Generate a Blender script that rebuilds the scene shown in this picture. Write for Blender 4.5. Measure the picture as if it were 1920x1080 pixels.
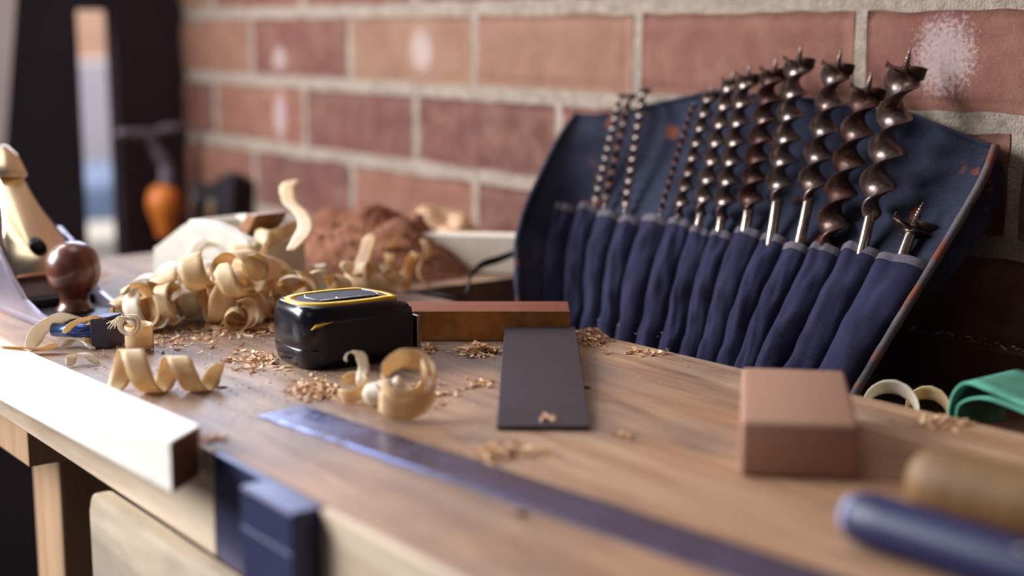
import bpy, bmesh, math, random
from mathutils import Vector, Matrix, noise
random.seed(7)
S = bpy.context.scene
COL = S.collection
for o in list(bpy.data.objects): bpy.data.objects.remove(o)

# ------------------------------------------------------------ camera (bench top is z = 0, floor at -0.88)
F_PX = 2753.0; YAW = math.radians(36.4); PITCH = math.atan(485 / F_PX); CAM_H = 0.19
FW = Vector((-math.cos(YAW) * math.cos(PITCH), math.sin(YAW) * math.cos(PITCH), -math.sin(PITCH)))
RT = Vector((math.sin(YAW), math.cos(YAW), 0)); UP = RT.cross(FW)
CAM = Vector((0, 0, CAM_H))
cd = bpy.data.cameras.new('camera'); cam = bpy.data.objects.new('camera', cd); COL.objects.link(cam)
cam.matrix_world = Matrix.Translation(CAM) @ Matrix((RT, UP, -FW)).transposed().to_4x4()
cd.sensor_width = 36; cd.lens = F_PX * 36 / 1920; cd.clip_start = 0.02
cd.dof.use_dof = True; cd.dof.focus_distance = 0.865; cd.dof.aperture_fstop = 3.1
S.camera = cam

# ------------------------------------------------------------ world, lights, exposure
w = bpy.data.worlds.new('world'); S.world = w; w.use_nodes = True
w.node_tree.nodes['Background'].inputs[0].default_value = (0.46, 0.45, 0.56, 1)
w.node_tree.nodes['Background'].inputs[1].default_value = 0.13
def area(name, loc, target, sx, sy, energy, color, spread=math.pi):
    l = bpy.data.lights.new(name, 'AREA'); l.shape = 'RECTANGLE'; l.size = sx; l.size_y = sy
    l.energy = energy; l.color = color; l.spread = spread
    o = bpy.data.objects.new(name, l); COL.objects.link(o); o.location = loc
    o.rotation_euler = (Vector(target) - Vector(loc)).to_track_quat('-Z', 'Y').to_euler()
    return o
area('window_daylight', (-1.72, -0.60, 0.66), (-0.60, 0.42, 0.0), 0.95, 0.8, 60, (0.96, 0.97, 1.0))
area('camera_side_fill', (0.3, -1.6, 1.3), (-0.6, 0.5, 0.1), 1.2, 1.0, 2, (1.0, 0.86, 0.75))  # added warm fill from the camera side; no doorway stands there
area('ceiling_lamp', (-1.0, 0.45, 1.75), (-1.0, 0.45, 0.0), 0.9, 0.7, 6, (1.0, 0.93, 0.84))
area('corner_skylight', (-1.5, 0.68, 0.42), (-0.6, 0.34, 0.0), 0.4, 0.35, 0.75, (0.62, 0.74, 1.0), 1.3)
area('outdoor_daylight', (-2.5, 0.2, 1.6), (-3.1, 1.3, 0.1), 1.0, 1.0, 80, (1.0, 0.98, 0.97))
vs = S.view_settings; vs.view_transform = 'Standard'; vs.look = 'None'; vs.gamma = 1; vs.exposure = 0.0
vs.use_curve_mapping = False

# ------------------------------------------------------------ helpers
def ray(x, y): return FW * F_PX + RT * (x - 960) - UP * (y - 540)
def at(x, y, z=0.0):
    d = ray(x, y); return CAM + d * ((z - CAM_H) / d.z)
def aty(x, y, Y):
    d = ray(x, y); return CAM + d * (Y / d.y)
def tag(o, label=None, cat=None, group=None, kind=None):
    if label: o['label'] = label
    if cat: o['category'] = cat
    if group: o['group'] = group
    if kind: o['kind'] = kind
    return o
def empty(name, loc, label, cat, rz=0, group=None):
    o = bpy.data.objects.new(name, None); COL.objects.link(o); o.location = loc; o.rotation_euler.z = rz
    o.empty_display_size = 0.02
    return tag(o, label, cat, group)
def obj(name, bm, mat, parent=None, smooth=True, world=False, sharp=None):
    """link a bmesh as one object; world=True: vertices given in world space"""
    if world and parent is not None:
        bm.transform((Matrix.Translation(parent.location) @ parent.rotation_euler.to_matrix().to_4x4()).inverted())
    org = Vector((0, 0, 0))
    if parent is None:
        xs = [v.co for v in bm.verts]
        org = Vector((sum(v.x for v in xs) / len(xs), sum(v.y for v in xs) / len(xs), min(v.z for v in xs)))
        bm.transform(Matrix.Translation(-org))
    bmesh.ops.recalc_face_normals(bm, faces=bm.faces[:])
    me = bpy.data.meshes.new(name); bm.to_mesh(me); bm.free()
    for p in me.polygons: p.use_smooth = smooth
    if sharp is not None: me.set_sharp_from_angle(angle=math.radians(sharp))
    me.materials.append(mat)
    o = bpy.data.objects.new(name, me); COL.objects.link(o); o.location = org
    if parent is not None: o.parent = parent
    return o
def box(bm, x0, x1, y0, y1, z0, z1, bev=0.0, seg=2, M=None):
    r = bmesh.ops.create_cube(bm, size=1)
    vsx = r['verts']
    for v in vsx:
        v.co = Vector(((x0 + x1) / 2 + v.co.x * (x1 - x0), (y0 + y1) / 2 + v.co.y * (y1 - y0), (z0 + z1) / 2 + v.co.z * (z1 - z0)))
    if bev > 0:
        es = list({e for v in vsx for e in v.link_edges})
        r = bmesh.ops.bevel(bm, geom=es, offset=bev, segments=seg, profile=0.5, affect='EDGES')
        vsx = list({v for f in r['faces'] for v in f.verts} | {v for v in vsx if v.is_valid})
    if M is not None:
        for v in vsx: v.co = M @ v.co
    return vsx
def tube(bm, pts, rad, seg=10, cap=True):
    pts = [Vector(p) for p in pts]; n = len(pts)
    rr = rad if isinstance(rad, (list, tuple)) else [rad] * n
    rings = []; prev = None
    for i, p in enumerate(pts):
        t = (pts[min(i + 1, n - 1)] - pts[max(i - 1, 0)]).normalized()
        if prev is None: a = t.orthogonal().normalized()
        else: a = (prev - t * prev.dot(t)).normalized()
        prev = a; b = t.cross(a)
        rings.append([bm.verts.new(p + (a * math.cos(k * 2 * math.pi / seg) + b * math.sin(k * 2 * math.pi / seg)) * rr[i]) for k in range(seg)])
    for i in range(n - 1):
        for k in range(seg):
            bm.faces.new((rings[i][k], rings[i][(k + 1) % seg], rings[i + 1][(k + 1) % seg], rings[i + 1][k]))
    if cap: bm.faces.new(rings[0]); bm.faces.new(rings[-1][::-1])
def lathe(bm, prof, seg=32, M=None):
    rings = []
    for r, z in prof:
        if r < 1e-6: rings.append([bm.verts.new((0, 0, z))])
        else: rings.append([bm.verts.new((r * math.cos(k * 2 * math.pi / seg), r * math.sin(k * 2 * math.pi / seg), z)) for k in range(seg)])
    if M is not None:
        for rg in rings:
            for v in rg: v.co = M @ v.co
    for a, b in zip(rings, rings[1:]):
        for k in range(seg):
            k2 = (k + 1) % seg
            if len(a) == 1: bm.faces.new((a[0], b[k2], b[k]))
            elif len(b) == 1: bm.faces.new((a[k], a[k2], b[0]))
            else: bm.faces.new((a[k], a[k2], b[k2], b[k]))
    if len(rings[0]) > 1: bm.faces.new(rings[0][::-1])
    if len(rings[-1]) > 1: bm.faces.new(rings[-1])
def prism(bm, poly, a, b, fn, bev=0.0):
    """poly in 2d, extruded between a and b; fn(u, v, t) -> Vector"""
    A = [bm.verts.new(fn(u, v, a)) for u, v in poly]; B = [bm.verts.new(fn(u, v, b)) for u, v in poly]
    n = len(poly); fs = [bm.faces.new(A), bm.faces.new(B[::-1])]
    for i in range(n): fs.append(bm.faces.new((A[i], B[i], B[(i + 1) % n], A[(i + 1) % n])))
    if bev > 0:
        es = list({e for f in fs for e in f.edges})
        bmesh.ops.bevel(bm, geom=es, offset=bev, segments=2, profile=0.5, affect='EDGES')
def grid(bm, nu, nv, fn):
    V = [[bm.verts.new(fn(i / nu, j / nv)) for j in range(nv + 1)] for i in range(nu + 1)]
    for i in range(nu):
        for j in range(nv): bm.faces.new((V[i][j], V[i + 1][j], V[i + 1][j + 1], V[i][j + 1]))
    return V
def thick_grid(bm, nu, nv, fn, th):
    """a sheet with real thickness: fn(u,v) -> point, second skin offset along the normal"""
    P = [[Vector(fn(i / nu, j / nv)) for j in range(nv + 1)] for i in range(nu + 1)]
    def nrm(i, j):
        a = P[min(i + 1, nu)][j] - P[max(i - 1, 0)][j]; b = P[i][min(j + 1, nv)] - P[i][max(j - 1, 0)]
        n = a.cross(b); return n.normalized() if n.length > 1e-12 else Vector((0, 0, 1))
    A = [[bm.verts.new(P[i][j]) for j in range(nv + 1)] for i in range(nu + 1)]
    B = [[bm.verts.new(P[i][j] - nrm(i, j) * th) for j in range(nv + 1)] for i in range(nu + 1)]
    for i in range(nu):
        for j in range(nv):
            bm.faces.new((A[i][j], A[i + 1][j], A[i + 1][j + 1], A[i][j + 1]))
            bm.faces.new((B[i][j], B[i][j + 1], B[i + 1][j + 1], B[i + 1][j]))
    for i in range(nu):
        bm.faces.new((A[i][0], B[i][0], B[i + 1][0], A[i + 1][0])); bm.faces.new((A[i][nv], A[i + 1][nv], B[i + 1][nv], B[i][nv]))
    for j in range(nv):
        bm.faces.new((A[0][j], A[0][j + 1], B[0][j + 1], B[0][j])); bm.faces.new((A[nu][j], B[nu][j], B[nu][j + 1], A[nu][j + 1]))
def spline(pts, n):
    """Catmull-Rom through pts"""
    pts = [Vector(p) for p in pts]; out = []
    P = [pts[0] * 2 - pts[1]] + pts + [pts[-1] * 2 - pts[-2]]
    m = len(pts) - 1
    for k in range(n + 1):
        s = k / n * m; i = min(int(s), m - 1); t = s - i
        a, b, c, d = P[i], P[i + 1], P[i + 2], P[i + 3]
        out.append(0.5 * ((2 * b) + (c - a) * t + (2 * a - 5 * b + 4 * c - d) * t * t + (3 * b - a - 3 * c + d) * t ** 3))
    return out

# ------------------------------------------------------------ materials
def srgb(r, g, b):
    f = lambda c: (c / 255) / 12.92 if c / 255 <= 0.04045 else ((c / 255 + 0.055) / 1.055) ** 2.4
    return (f(r), f(g), f(b), 1)
class N:
    def __init__(s, name):
        s.m = bpy.data.materials.new(name); s.m.use_nodes = True; s.t = s.m.node_tree; s.b = s.t.nodes['Principled BSDF']
        s.tc = s.t.nodes.new('ShaderNodeTexCoord')
    def new(s, k, **kw):
        n = s.t.nodes.new(k)
        for a, v in kw.items(): setattr(n, a, v)
        return n
    def link(s, a, b): s.t.links.new(a, b)
    def coords(s, scale=(1, 1, 1), rot=(0, 0, 0), src='Object'):
        mp = s.new('ShaderNodeMapping'); mp.inputs['Scale'].default_value = scale; mp.inputs['Rotation'].default_value = rot
        s.link(s.tc.outputs[src], mp.inputs[0]); return mp.outputs[0]
    def noise(s, vec, scale, detail=4, rough=0.6, dist=0.0):
        n = s.new('ShaderNodeTexNoise'); n.inputs['Scale'].default_value = scale; n.inputs['Detail'].default_value = detail
        n.inputs['Roughness'].default_value = rough; n.inputs['Distortion'].default_value = dist
        s.link(vec, n.inputs['Vector']); return n.outputs['Fac']
    def ramp(s, fac, stops):
        r = s.new('ShaderNodeValToRGB'); e = r.color_ramp.elements
        while len(e) < len(stops): e.new(0.5)
        for i, (p, c) in enumerate(stops): e[i].position = p; e[i].color = c if len(c) == 4 else (*c, 1)
        s.link(fac, r.inputs[0]); return r.outputs[0]
    def mix(s, fac, a, b, mode='MIX'):
        m = s.new('ShaderNodeMix', data_type='RGBA', blend_type=mode)
        for v, i in ((fac, 0), (a, 6), (b, 7)):
            if hasattr(v, 'links'): s.link(v, m.inputs[i])
            else: m.inputs[i].default_value = v
        return m.outputs[2]
    def math(s, op, a, b=0.0, clamp=False):
        m = s.new('ShaderNodeMath', operation=op, use_clamp=clamp)
        for v, i in ((a, 0), (b, 1)):
            if hasattr(v, 'links'): s.link(v, m.inputs[i])
            else: m.inputs[i].default_value = v
        return m.outputs[0]
    def bump(s, h, strength=0.3, dist=0.001):
        b = s.new('ShaderNodeBump'); b.inputs['Strength'].default_value = strength; b.inputs['Distance'].default_value = dist
        s.link(h, b.inputs['Height']); s.link(b.outputs[0], s.b.inputs['Normal'])
    def set(s, color=None, rough=None, metal=None, **kw):
        for k, v in (('Base Color', color), ('Roughness', rough), ('Metallic', metal)):
            if v is None: continue
            if hasattr(v, 'links'): s.link(v, s.b.inputs[k])
            else: s.b.inputs[k].default_value = v
        for k, v in kw.items(): s.b.inputs[k.replace('_', ' ')].default_value = v
        return s.m
BW = ((0, 0, 0), (1, 1, 1))

def plain(name, c, rough=0.6, metal=0.0, var=0.25, nscale=60, bump=0.15, bd=0.0005, **kw):
    n = N(name); v = n.coords()
    f = n.noise(v, nscale, 5)
    dark = (c[0] * (1 - var), c[1] * (1 - var), c[2] * (1 - var), 1); lite = (min(1, c[0] * (1 + var)), min(1, c[1] * (1 + var)), min(1, c[2] * (1 + var)), 1)
    col = n.ramp(f, [(0.3, dark), (0.7, lite)])
    if bump: n.bump(n.noise(v, nscale * 4, 3), bump, bd)
    return n.set(col, rough, metal, **kw)
def wood(name, a, b, axis='x', scale=1.0, rough=0.5, bump=0.2, extra=None):
    n = N(name)
    sc = {'x': (3, 40, 40), 'y': (40, 3, 40), 'z': (40, 40, 3)}[axis]
    v = n.coords(tuple(s * scale for s in sc))
    f = n.noise(v, 1.0, 6, 0.65, 1.2); g = n.noise(n.coords(tuple(s * scale * 6 for s in sc)), 1.0, 4, 0.6)
    h = n.math('ADD', n.math('MULTIPLY', f, 0.7), n.math('MULTIPLY', g, 0.3))
    col = n.ramp(h, [(0.32, a), (0.68, b)])
    if extra: col = extra(n, col)
    n.bump(g, bump, 0.0006)
    return n.set(col, rough)

# bench top: laminated strips running along the bench, dusty grey wear, weighted to the left half to paint in sky reflection
n = N('bench_top_wood')
v = n.coords(src='Object'); sep = n.new('ShaderNodeSeparateXYZ'); n.link(v, sep.inputs[0])
strip = n.math('FLOOR', n.math('MULTIPLY', sep.outputs[1], 17.5)); seg = n.math('FLOOR', n.math('ADD', n.math('MULTIPLY', sep.outputs[0], 1.7), n.math('MULTIPLY', strip, 0.37)))
wn = n.new('ShaderNodeTexWhiteNoise', noise_dimensions='2D'); cb = n.new('ShaderNodeCombineXYZ'); n.link(strip, cb.inputs[0]); n.link(seg, cb.inputs[1]); n.link(cb.outputs[0], wn.inputs[0])
g1 = n.noise(n.coords((4, 60, 60)), 1, 6, 0.65, 1.5); g2 = n.noise(n.coords((20, 420, 420)), 1, 4, 0.6)
h = n.math('ADD', n.math('MULTIPLY', g1, 0.7), n.math('MULTIPLY', g2, 0.3))
c = n.ramp(h, [(0.34, srgb(138, 100, 72)), (0.5, srgb(180, 142, 110)), (0.66, srgb(206, 174, 142))])
c = n.mix(n.math('MULTIPLY', wn.outputs[0], 0.5), c, srgb(150, 110, 84))
wear = n.noise(n.coords((5, 8, 8)), 1, 5, 0.6)
gx = n.new('ShaderNodeMapRange'); gx.inputs[1].default_value = 0.08; gx.inputs[2].default_value = -0.22; n.link(sep.outputs[0], gx.inputs[0])
wm = n.math('MULTIPLY', n.ramp(n.math('ADD', wear, n.math('MULTIPLY', gx.outputs[0], 0.14)), [(0.48, (0, 0, 0)), (0.66, (1, 1, 1))]), 0.8)
c = n.mix(wm, c, n.ramp(h, [(0.36, srgb(84, 70, 66)), (0.66, srgb(132, 116, 108))]))
st = n.noise(n.coords((9, 14, 14)), 1.3, 3, 0.5)
c = n.mix(n.math('MULTIPLY', n.ramp(st, [(0.66, (0, 0, 0)), (0.72, (1, 1, 1))]), 0.35), c, srgb(86, 60, 48))
dust = n.noise(n.coords((900, 900, 900)), 1, 2, 0.5); dm = n.noise(n.coords((14, 14, 14)), 1, 3, 0.6)
c = n.mix(n.math('MULTIPLY', n.ramp(dust, [(0.6, (0, 0, 0)), (0.68, (1, 1, 1))]), n.ramp(dm, [(0.42, (0, 0, 0)), (0.6, (0.8, 0.8, 0.8))])), c, srgb(214, 192, 165))
n.bump(h, 0.25, 0.0008)
M_BENCH = n.set(c, n.math('ADD', n.math('MULTIPLY', g2, 0.3), 0.36))
M_APRON = wood('apron_wood', srgb(176, 150, 122), srgb(222, 202, 176), 'x', 1.0, 0.5)
M_BAR = wood('planed_pine', srgb(232, 224, 212), srgb(248, 243, 236), 'x', 1.0, 0.42, 0.1)
M_ENDGRAIN = wood('end_grain', srgb(84, 44, 26), srgb(124, 74, 46), 'z', 1.5, 0.8)
M_LEG = wood('leg_wood', srgb(150, 116, 84), srgb(196, 160, 124), 'z', 1.0, 0.6)
M_JAWWOOD = wood('drawer_wood', srgb(158, 138, 116), srgb(216, 198, 172), 'x', 0.7, 0.6, 0.3,
    lambda n, c: n.mix(n.math('MULTIPLY', n.ramp(n.noise(n.coords((5, 30, 12)), 1, 5), [(0.5, (0, 0, 0)), (0.62, (1, 1, 1))]), 0.5), c, srgb(120, 108, 100)))
M_TRAY = wood('tray_wood', srgb(58, 32, 24), srgb(96, 62, 42), 'x', 1.0, 0.7)
M_PALEWOOD = wood('pale_offcut_wood', srgb(222, 206, 186), srgb(240, 228, 212), 'x', 0.8, 0.6)
M_PLANEWOOD = wood('beech_wood', srgb(198, 190, 176), srgb(226, 220, 208), 'x', 0.8, 0.55)
M_WEDGE = wood('wedge_wood', srgb(120, 78, 44), srgb(164, 114, 70), 'x', 1.0, 0.5)
M_ROSE = wood('rosewood', srgb(96, 46, 34), srgb(146, 84, 66), 'x', 0.9, 0.38, 0.12)
M_BRASS = plain('aged_brass', srgb(160, 108, 56), 0.42, 0.55, 0.3, 120)
M_CORK = plain('sanding_block_cork', srgb(160, 120, 98), 0.75, 0, 0.12, 500, 0.3, 0.0006)
M_KNOB = wood('knob_rosewood', srgb(62, 26, 16), srgb(122, 66, 44), 'z', 1.5, 0.32, 0.03)
M_KNOB.node_tree.nodes['Principled BSDF'].inputs['Coat Weight'].default_value = 0.3
M_DARKWALL = plain('dark_stained_timber', srgb(46, 46, 60), 0.7, 0, 0.3, 10)
M_DARKPOST = plain('dark_painted_post', srgb(44, 28, 38), 0.7, 0, 0.3, 10)
M_WHITEPAINT = plain('white_painted_board', srgb(236, 232, 238), 0.6, 0, 0.06, 8)
M_FLOOR = plain('workshop_floor', srgb(50, 46, 50), 0.8, 0, 0.3, 6)
M_BLACKPL = plain('black_glossy_plastic', srgb(16, 16, 28), 0.2, 0, 0.1, 40, 0.04, 0.0003)
M_BLACKRUB = plain('black_rubber', srgb(14, 12, 22), 0.6, 0, 0.1, 300, 0.1, 0.0003)
M_YELLOW = plain('yellow_print', srgb(226, 178, 30), 0.4, 0, 0.06, 80, 0.02)
M_LABELBLK = plain('worn_black_label', srgb(44, 40, 52), 0.65, 0, 0.4, 220, 0.2)
M_TEAR = plain('white_paper_edge', srgb(190, 188, 196), 0.7, 0, 0.1, 300)
M_BLACKIRON = plain('japanned_iron', srgb(20, 16, 28), 0.35, 0.2, 0.2, 60)
M_CASTIRON = plain('ground_cast_iron', srgb(150, 142, 158), 0.36, 0.7, 0.15, 60)
M_CHROME = plain('nickel_plate', srgb(226, 208, 176), 0.22, 1.0, 0.08, 30, 0.1, 0.0006)
M_STEELIRON = plain('plane_blade_steel', srgb(104, 92, 96), 0.5, 0.6, 0.1, 30)
M_VISE = plain('vise_painted_steel', srgb(62, 64, 98), 0.36, 0.35, 0.12, 25)
M_DARKSTEEL = plain('dark_blued_steel', srgb(70, 70, 86), 0.4, 0.6, 0.15, 100)
M_BLUEBAR = plain('blued_steel_bar', srgb(70, 96, 160), 0.25, 0.8, 0.15, 60)
M_ORANGE = plain('orange_varnished_wood', srgb(212, 118, 42), 0.4, 0, 0.2, 30)
M_CLAMPSTEEL = plain('dull_clamp_steel', srgb(120, 112, 122), 0.5, 0.5, 0.2, 40)
M_BLACK = plain('black_iron', srgb(20, 14, 22), 0.6, 0.1, 0.2, 40)
M_STRAP = plain('black_cotton_tape', srgb(20, 18, 26), 0.8, 0, 0.2, 300)
M_BLUEHAND = plain('clear_blue_plastic', srgb(4, 14, 70), 0.45, 0, 0.1, 20, 0.0)
M_HANDCAP = plain('pale_plastic_cap', srgb(150, 152, 190), 0.4, 0, 0.05, 20, 0.0)
M_YMARK = plain('faded_yellow_mark', srgb(170, 160, 110), 0.5, 0, 0.1, 60, 0.0)
M_TANHAND = wood('varnished_ash_handle', srgb(92, 66, 48), srgb(146, 110, 58), 'x', 0.5, 0.6, 0.05)
M_GREENTOP = plain('green_abrasive', srgb(84, 158, 134), 0.8, 0, 0.3, 60, 0.5, 0.0005)
M_PEACH = plain('peach_brick_house', srgb(214, 174, 150), 0.8, 0, 0.1, 4)
M_GREYWALL = plain('pale_render', srgb(196, 188, 196), 0.8, 0, 0.06, 4)
M_BLUEBIN = plain('blue_plastic', srgb(112, 128, 158), 0.6, 0, 0.06, 4)
M_PATH = plain('pale_gravel', srgb(170, 164, 156), 0.8, 0, 0.1, 20)
M_GLASS = N('window_glass').set((1, 1, 1, 1), 0.02, 0.0, Transmission_Weight=1.0, IOR=1.1)

def steel(name, base, rust, amount, rough=0.3, metal=0.9, sc=90):
    n = N(name); v = n.coords()
    f = n.noise(v, sc, 6, 0.65); f2 = n.noise(v, sc * 5, 3)
    m = n.ramp(n.math('ADD', n.math('MULTIPLY', f, 0.8), n.math('MULTIPLY', f2, 0.2)), [(0.62 - amount * 0.3, (0, 0, 0)), (0.74 - amount * 0.3, (1, 1, 1))])
    c = n.mix(m, base, rust)
    n.bump(f2, 0.15, 0.0004)
    return n.set(c, n.math('ADD', n.math('MULTIPLY', m, 0.22), rough), n.math('SUBTRACT', metal, n.math('MULTIPLY', m, 0.45)))
M_BIT = [steel('auger_steel_%d' % k, srgb(126 - 8 * k, 112 - 9 * k, 106 - 9 * k), srgb(66, 30, 20), am, 0.34) for k, am in enumerate((0.15, 0.4, 0.7, 1.0))]
M_SHANK = steel('shank_steel', srgb(160, 144, 130), srgb(110, 60, 40), 0.25, 0.22)
M_RULE = steel('rule_steel', srgb(104, 106, 142), srgb(84, 76, 98), 0.5, 0.22, 0.85, 25)
M_SQBLADE = steel('square_blade_steel', srgb(72, 62, 72), srgb(48, 38, 42), 0.75, 0.42, 0.6, 110)

def cloth(name, a, b, rust=0.0, sc=700):
    n = N(name); v = n.coords()
    f = n.noise(v, 30, 5); g = n.noise(v, sc, 3)
    c = n.ramp(n.math('ADD', n.math('MULTIPLY', f, 0.6), n.math('MULTIPLY', g, 0.4)), [(0.35, a), (0.65, b)])
    if rust:
        r = n.ramp(n.noise(n.coords((1, 1, 1)), 38, 4), [(0.66 - rust * 0.12, (0, 0, 0)), (0.72 - rust * 0.12, (1, 1, 1))])
        c = n.mix(n.math('MULTIPLY', r, 0.8), c, srgb(120, 66, 44))
    n.bump(g, 0.5, 0.0005)
    m = n.set(c, 0.95); n.b.inputs['Sheen Weight'].default_value = 0.06; n.b.inputs['Sheen Roughness'].default_value = 0.4
    n.b.inputs['Specular IOR Level'].default_value = 0.15
    return m
M_NAVY = cloth('navy_canvas', srgb(24, 25, 37), srgb(50, 55, 74), 0.3)
M_POCKET = cloth('navy_pocket_canvas', srgb(26, 26, 47), srgb(42, 43, 70), 0.0)
M_BIND = cloth('grey_binding_tape', srgb(74, 68, 80), srgb(102, 94, 102), 0.0)
M_BINDR = cloth('rust_stained_binding', srgb(70, 64, 72), srgb(104, 96, 98), 1.3)

def shaving_mat(name, a, b, tr=0.35):
    n = N(name)
    f = n.noise(n.coords((60, 60, 60)), 1, 4, 0.6, 1.0); g = n.noise(n.coords((500, 500, 500)), 1, 3)
    c = n.ramp(n.math('ADD', n.math('MULTIPLY', f, 0.75), n.math('MULTIPLY', g, 0.25)), [(0.35, a), (0.65, b)])
    n.set(c, 0.45); n.bump(g, 0.2, 0.0003)
    t = n.new('ShaderNodeBsdfTranslucent'); n.link(c, t.inputs[0]); mx = n.new('ShaderNodeMixShader'); mx.inputs[0].default_value = tr
    out = n.t.nodes['Material Output']; n.link(n.b.outputs[0], mx.inputs[1]); n.link(t.outputs[0], mx.inputs[2]); n.link(mx.outputs[0], out.inputs[0])
    return n.m
M_SHAV = shaving_mat('pale_shaving', srgb(228, 194, 142), srgb(246, 228, 192))
M_SHAV2 = shaving_mat('golden_shaving', srgb(222, 176, 112), srgb(242, 212, 160))
M_SHAV3 = shaving_mat('white_shaving', srgb(232, 218, 194), srgb(246, 238, 222))
M_SHAV4 = shaving_mat('brown_shaving', srgb(150, 92, 60), srgb(196, 138, 96), 0.2)
M_CHIP = shaving_mat('wood_chip', srgb(216, 168, 124), srgb(244, 214, 178), 0.2)
M_CHIPBR = plain('brown_sawdust', srgb(132, 82, 56), 0.9, 0, 0.3, 120, 0.8, 0.002)

# ------------------------------------------------------------ brick wall
def brick_material():
    n = N('red_brick'); v = n.coords(src='Object')
    at_ = n.new('ShaderNodeAttribute', attribute_name='tone')
    f = n.noise(v, 35, 6, 0.65); g = n.noise(v, 420, 4, 0.7); big = n.noise(v, 9, 3)
    base = n.ramp(at_.outputs['Fac'], [(0.0, srgb(88, 50, 42)), (0.35, srgb(110, 62, 50)), (0.65, srgb(122, 78, 62)), (1.0, srgb(138, 106, 82))])
    c = n.mix(n.math('MULTIPLY', n.ramp(f, [(0.4, (0, 0, 0)), (0.75, (1, 1, 1))]), 0.5), base, srgb(156, 118, 98))
    c = n.mix(n.math('MULTIPLY', n.ramp(big, [(0.3, (1, 1, 1)), (0.5, (0, 0, 0))]), 0.5), c, srgb(112, 60, 54))
    c = n.mix(n.ramp(g, [(0.66, (0, 0, 0)), (0.74, (0.8, 0.8, 0.8))]), c, srgb(84, 50, 44))
    # lime bloom in four patches
    ef = None
    for (ex, ez, rx, rz) in ((-1.478, .158, .022, .022), (-1.48, .095, .022, .04), (-1.19, .17, .03, .03), (-.588, .174, .034, .036)):
        sp = n.new('ShaderNodeSeparateXYZ'); n.link(v, sp.inputs[0])
        dx = n.math('DIVIDE', n.math('SUBTRACT', sp.outputs[0], ex), rx); dz = n.math('DIVIDE', n.math('SUBTRACT', sp.outputs[2], ez), rz)
        d = n.math('ADD', n.math('MULTIPLY', dx, dx), n.math('MULTIPLY', dz, dz))
        e = n.math('SUBTRACT', 1.0, d, True)
        ef = e if ef is None else n.math('MAXIMUM', ef, e)
    e2 = n.math('ADD', n.math('MULTIPLY', ef, 0.30), n.math('MULTIPLY', n.noise(v, 330, 6, 0.8), 0.85))
    em = n.math('MULTIPLY', n.ramp(e2, [(0.56, (0, 0, 0)), (0.68, (1, 1, 1))]), n.math('GREATER_THAN', ef, 0.02))
    c = n.mix(n.math('MULTIPLY', em, 0.5), c, srgb(196, 180, 180))
    n.bump(n.math('ADD', g, f), 0.5, 0.0018)
    return n.set(c, 0.85)
M_BRICK = brick_material()
M_MORTAR = plain('lime_mortar', srgb(152, 138, 124), 0.95, 0, 0.3, 130, 0.9, 0.002)
WALL_Y = 0.773
def brick_wall():
    bm = bmesh.new(); tone = bm.faces.layers.float.new('tonef')
    box(bm, -1.8, 1.2, WALL_Y + 0.0005, WALL_Y + 0.11, -0.88, 1.3)
    nm = len(bm.faces)
    for j in range(-12, 17):
        zc0 = 0.0575 + 0.0755 * j
        off = -0.659 if j % 2 else -0.7585
        for k in range(-6, 9):
            x0 = off + 0.2235 * k; x1 = x0 + 0.2235
            if x1 < -1.8 or x0 > 1.2: continue
            x0 = max(x0, -1.8); x1 = min(x1, 1.2)
            gx = 0.0055; gz = 0.0068
            t = random.random(); near = -0.15 < zc0 < 0.3
            nx, nz = (26, 9) if near and x0 < -0.3 else (4, 2)
            sd = random.random() * 50
            def f(u, w_):
                X = x0 + gx + (x1 - x0 - 2 * gx) * u; Z = zc0 + gz + (0.0755 - 2 * gz) * w_
                e = min(u * (x1 - x0), (1 - u) * (x1 - x0), w_ * 0.065, (1 - w_) * 0.065)
                jt = noise.noise(Vector((X * 40, Z * 40, sd))) * 0.0022 if e < 0.001 else 0
                d = -0.0035 + 0.0035 * (max(0, 1 - e / 0.006)) ** 2 + noise.noise(Vector((X * 60, Z * 60, sd))) * 0.0008
                return Vector((X + (jt if u in (0, 1) else 0), WALL_Y + d, Z + (jt if w_ in (0, 1) else 0)))
            before = len(bm.faces)
            V = grid(bm, nx, nz, f)
            bm.faces.ensure_lookup_table()
            for fc in bm.faces[before:]: fc[tone] = t
            # rim back into the mortar
            rim = [V[i][0] for i in range(nx + 1)] + [V[nx][j2] for j2 in range(1, nz + 1)] + [V[i][nz] for i in range(nx - 1, -1, -1)] + [V[0][j2] for j2 in range(nz - 1, 0, -1)]
            back = [bm.verts.new((r.co.x, WALL_Y + 0.003, r.co.z)) for r in rim]
            for i in range(len(rim)):
                fc = bm.faces.new((rim[i], rim[(i + 1) % len(rim)], back[(i + 1) % len(rim)], back[i])); fc[tone] = t
    me = bpy.data.meshes.new('wall_back'); 
    tones = [fc[tone] for fc in bm.faces]
    bm.to_mesh(me); bm.free()
    a = me.attributes.new('tone', 'FLOAT', 'FACE'); a.data.foreach_set('value', tones)
    me.materials.append(M_MORTAR); me.materials.append(M_BRICK)
    for i, p in enumerate(me.polygons): p.material_index = 0 if i < nm else 1; p.use_smooth = i >= nm
    o = bpy.data.objects.new('wall_back', me); COL.objects.link(o); o['kind'] = 'structure'
brick_wall()

def struct(name, bm, mat, smooth=False):
    o = obj(name, bm, mat, smooth=smooth); o['kind'] = 'structure'; return o
bm = bmesh.new(); box(bm, -3.6, 1.2, -2.2, WALL_Y + 0.11, -0.92, -0.88); struct('floor', bm, M_FLOOR)
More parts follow.
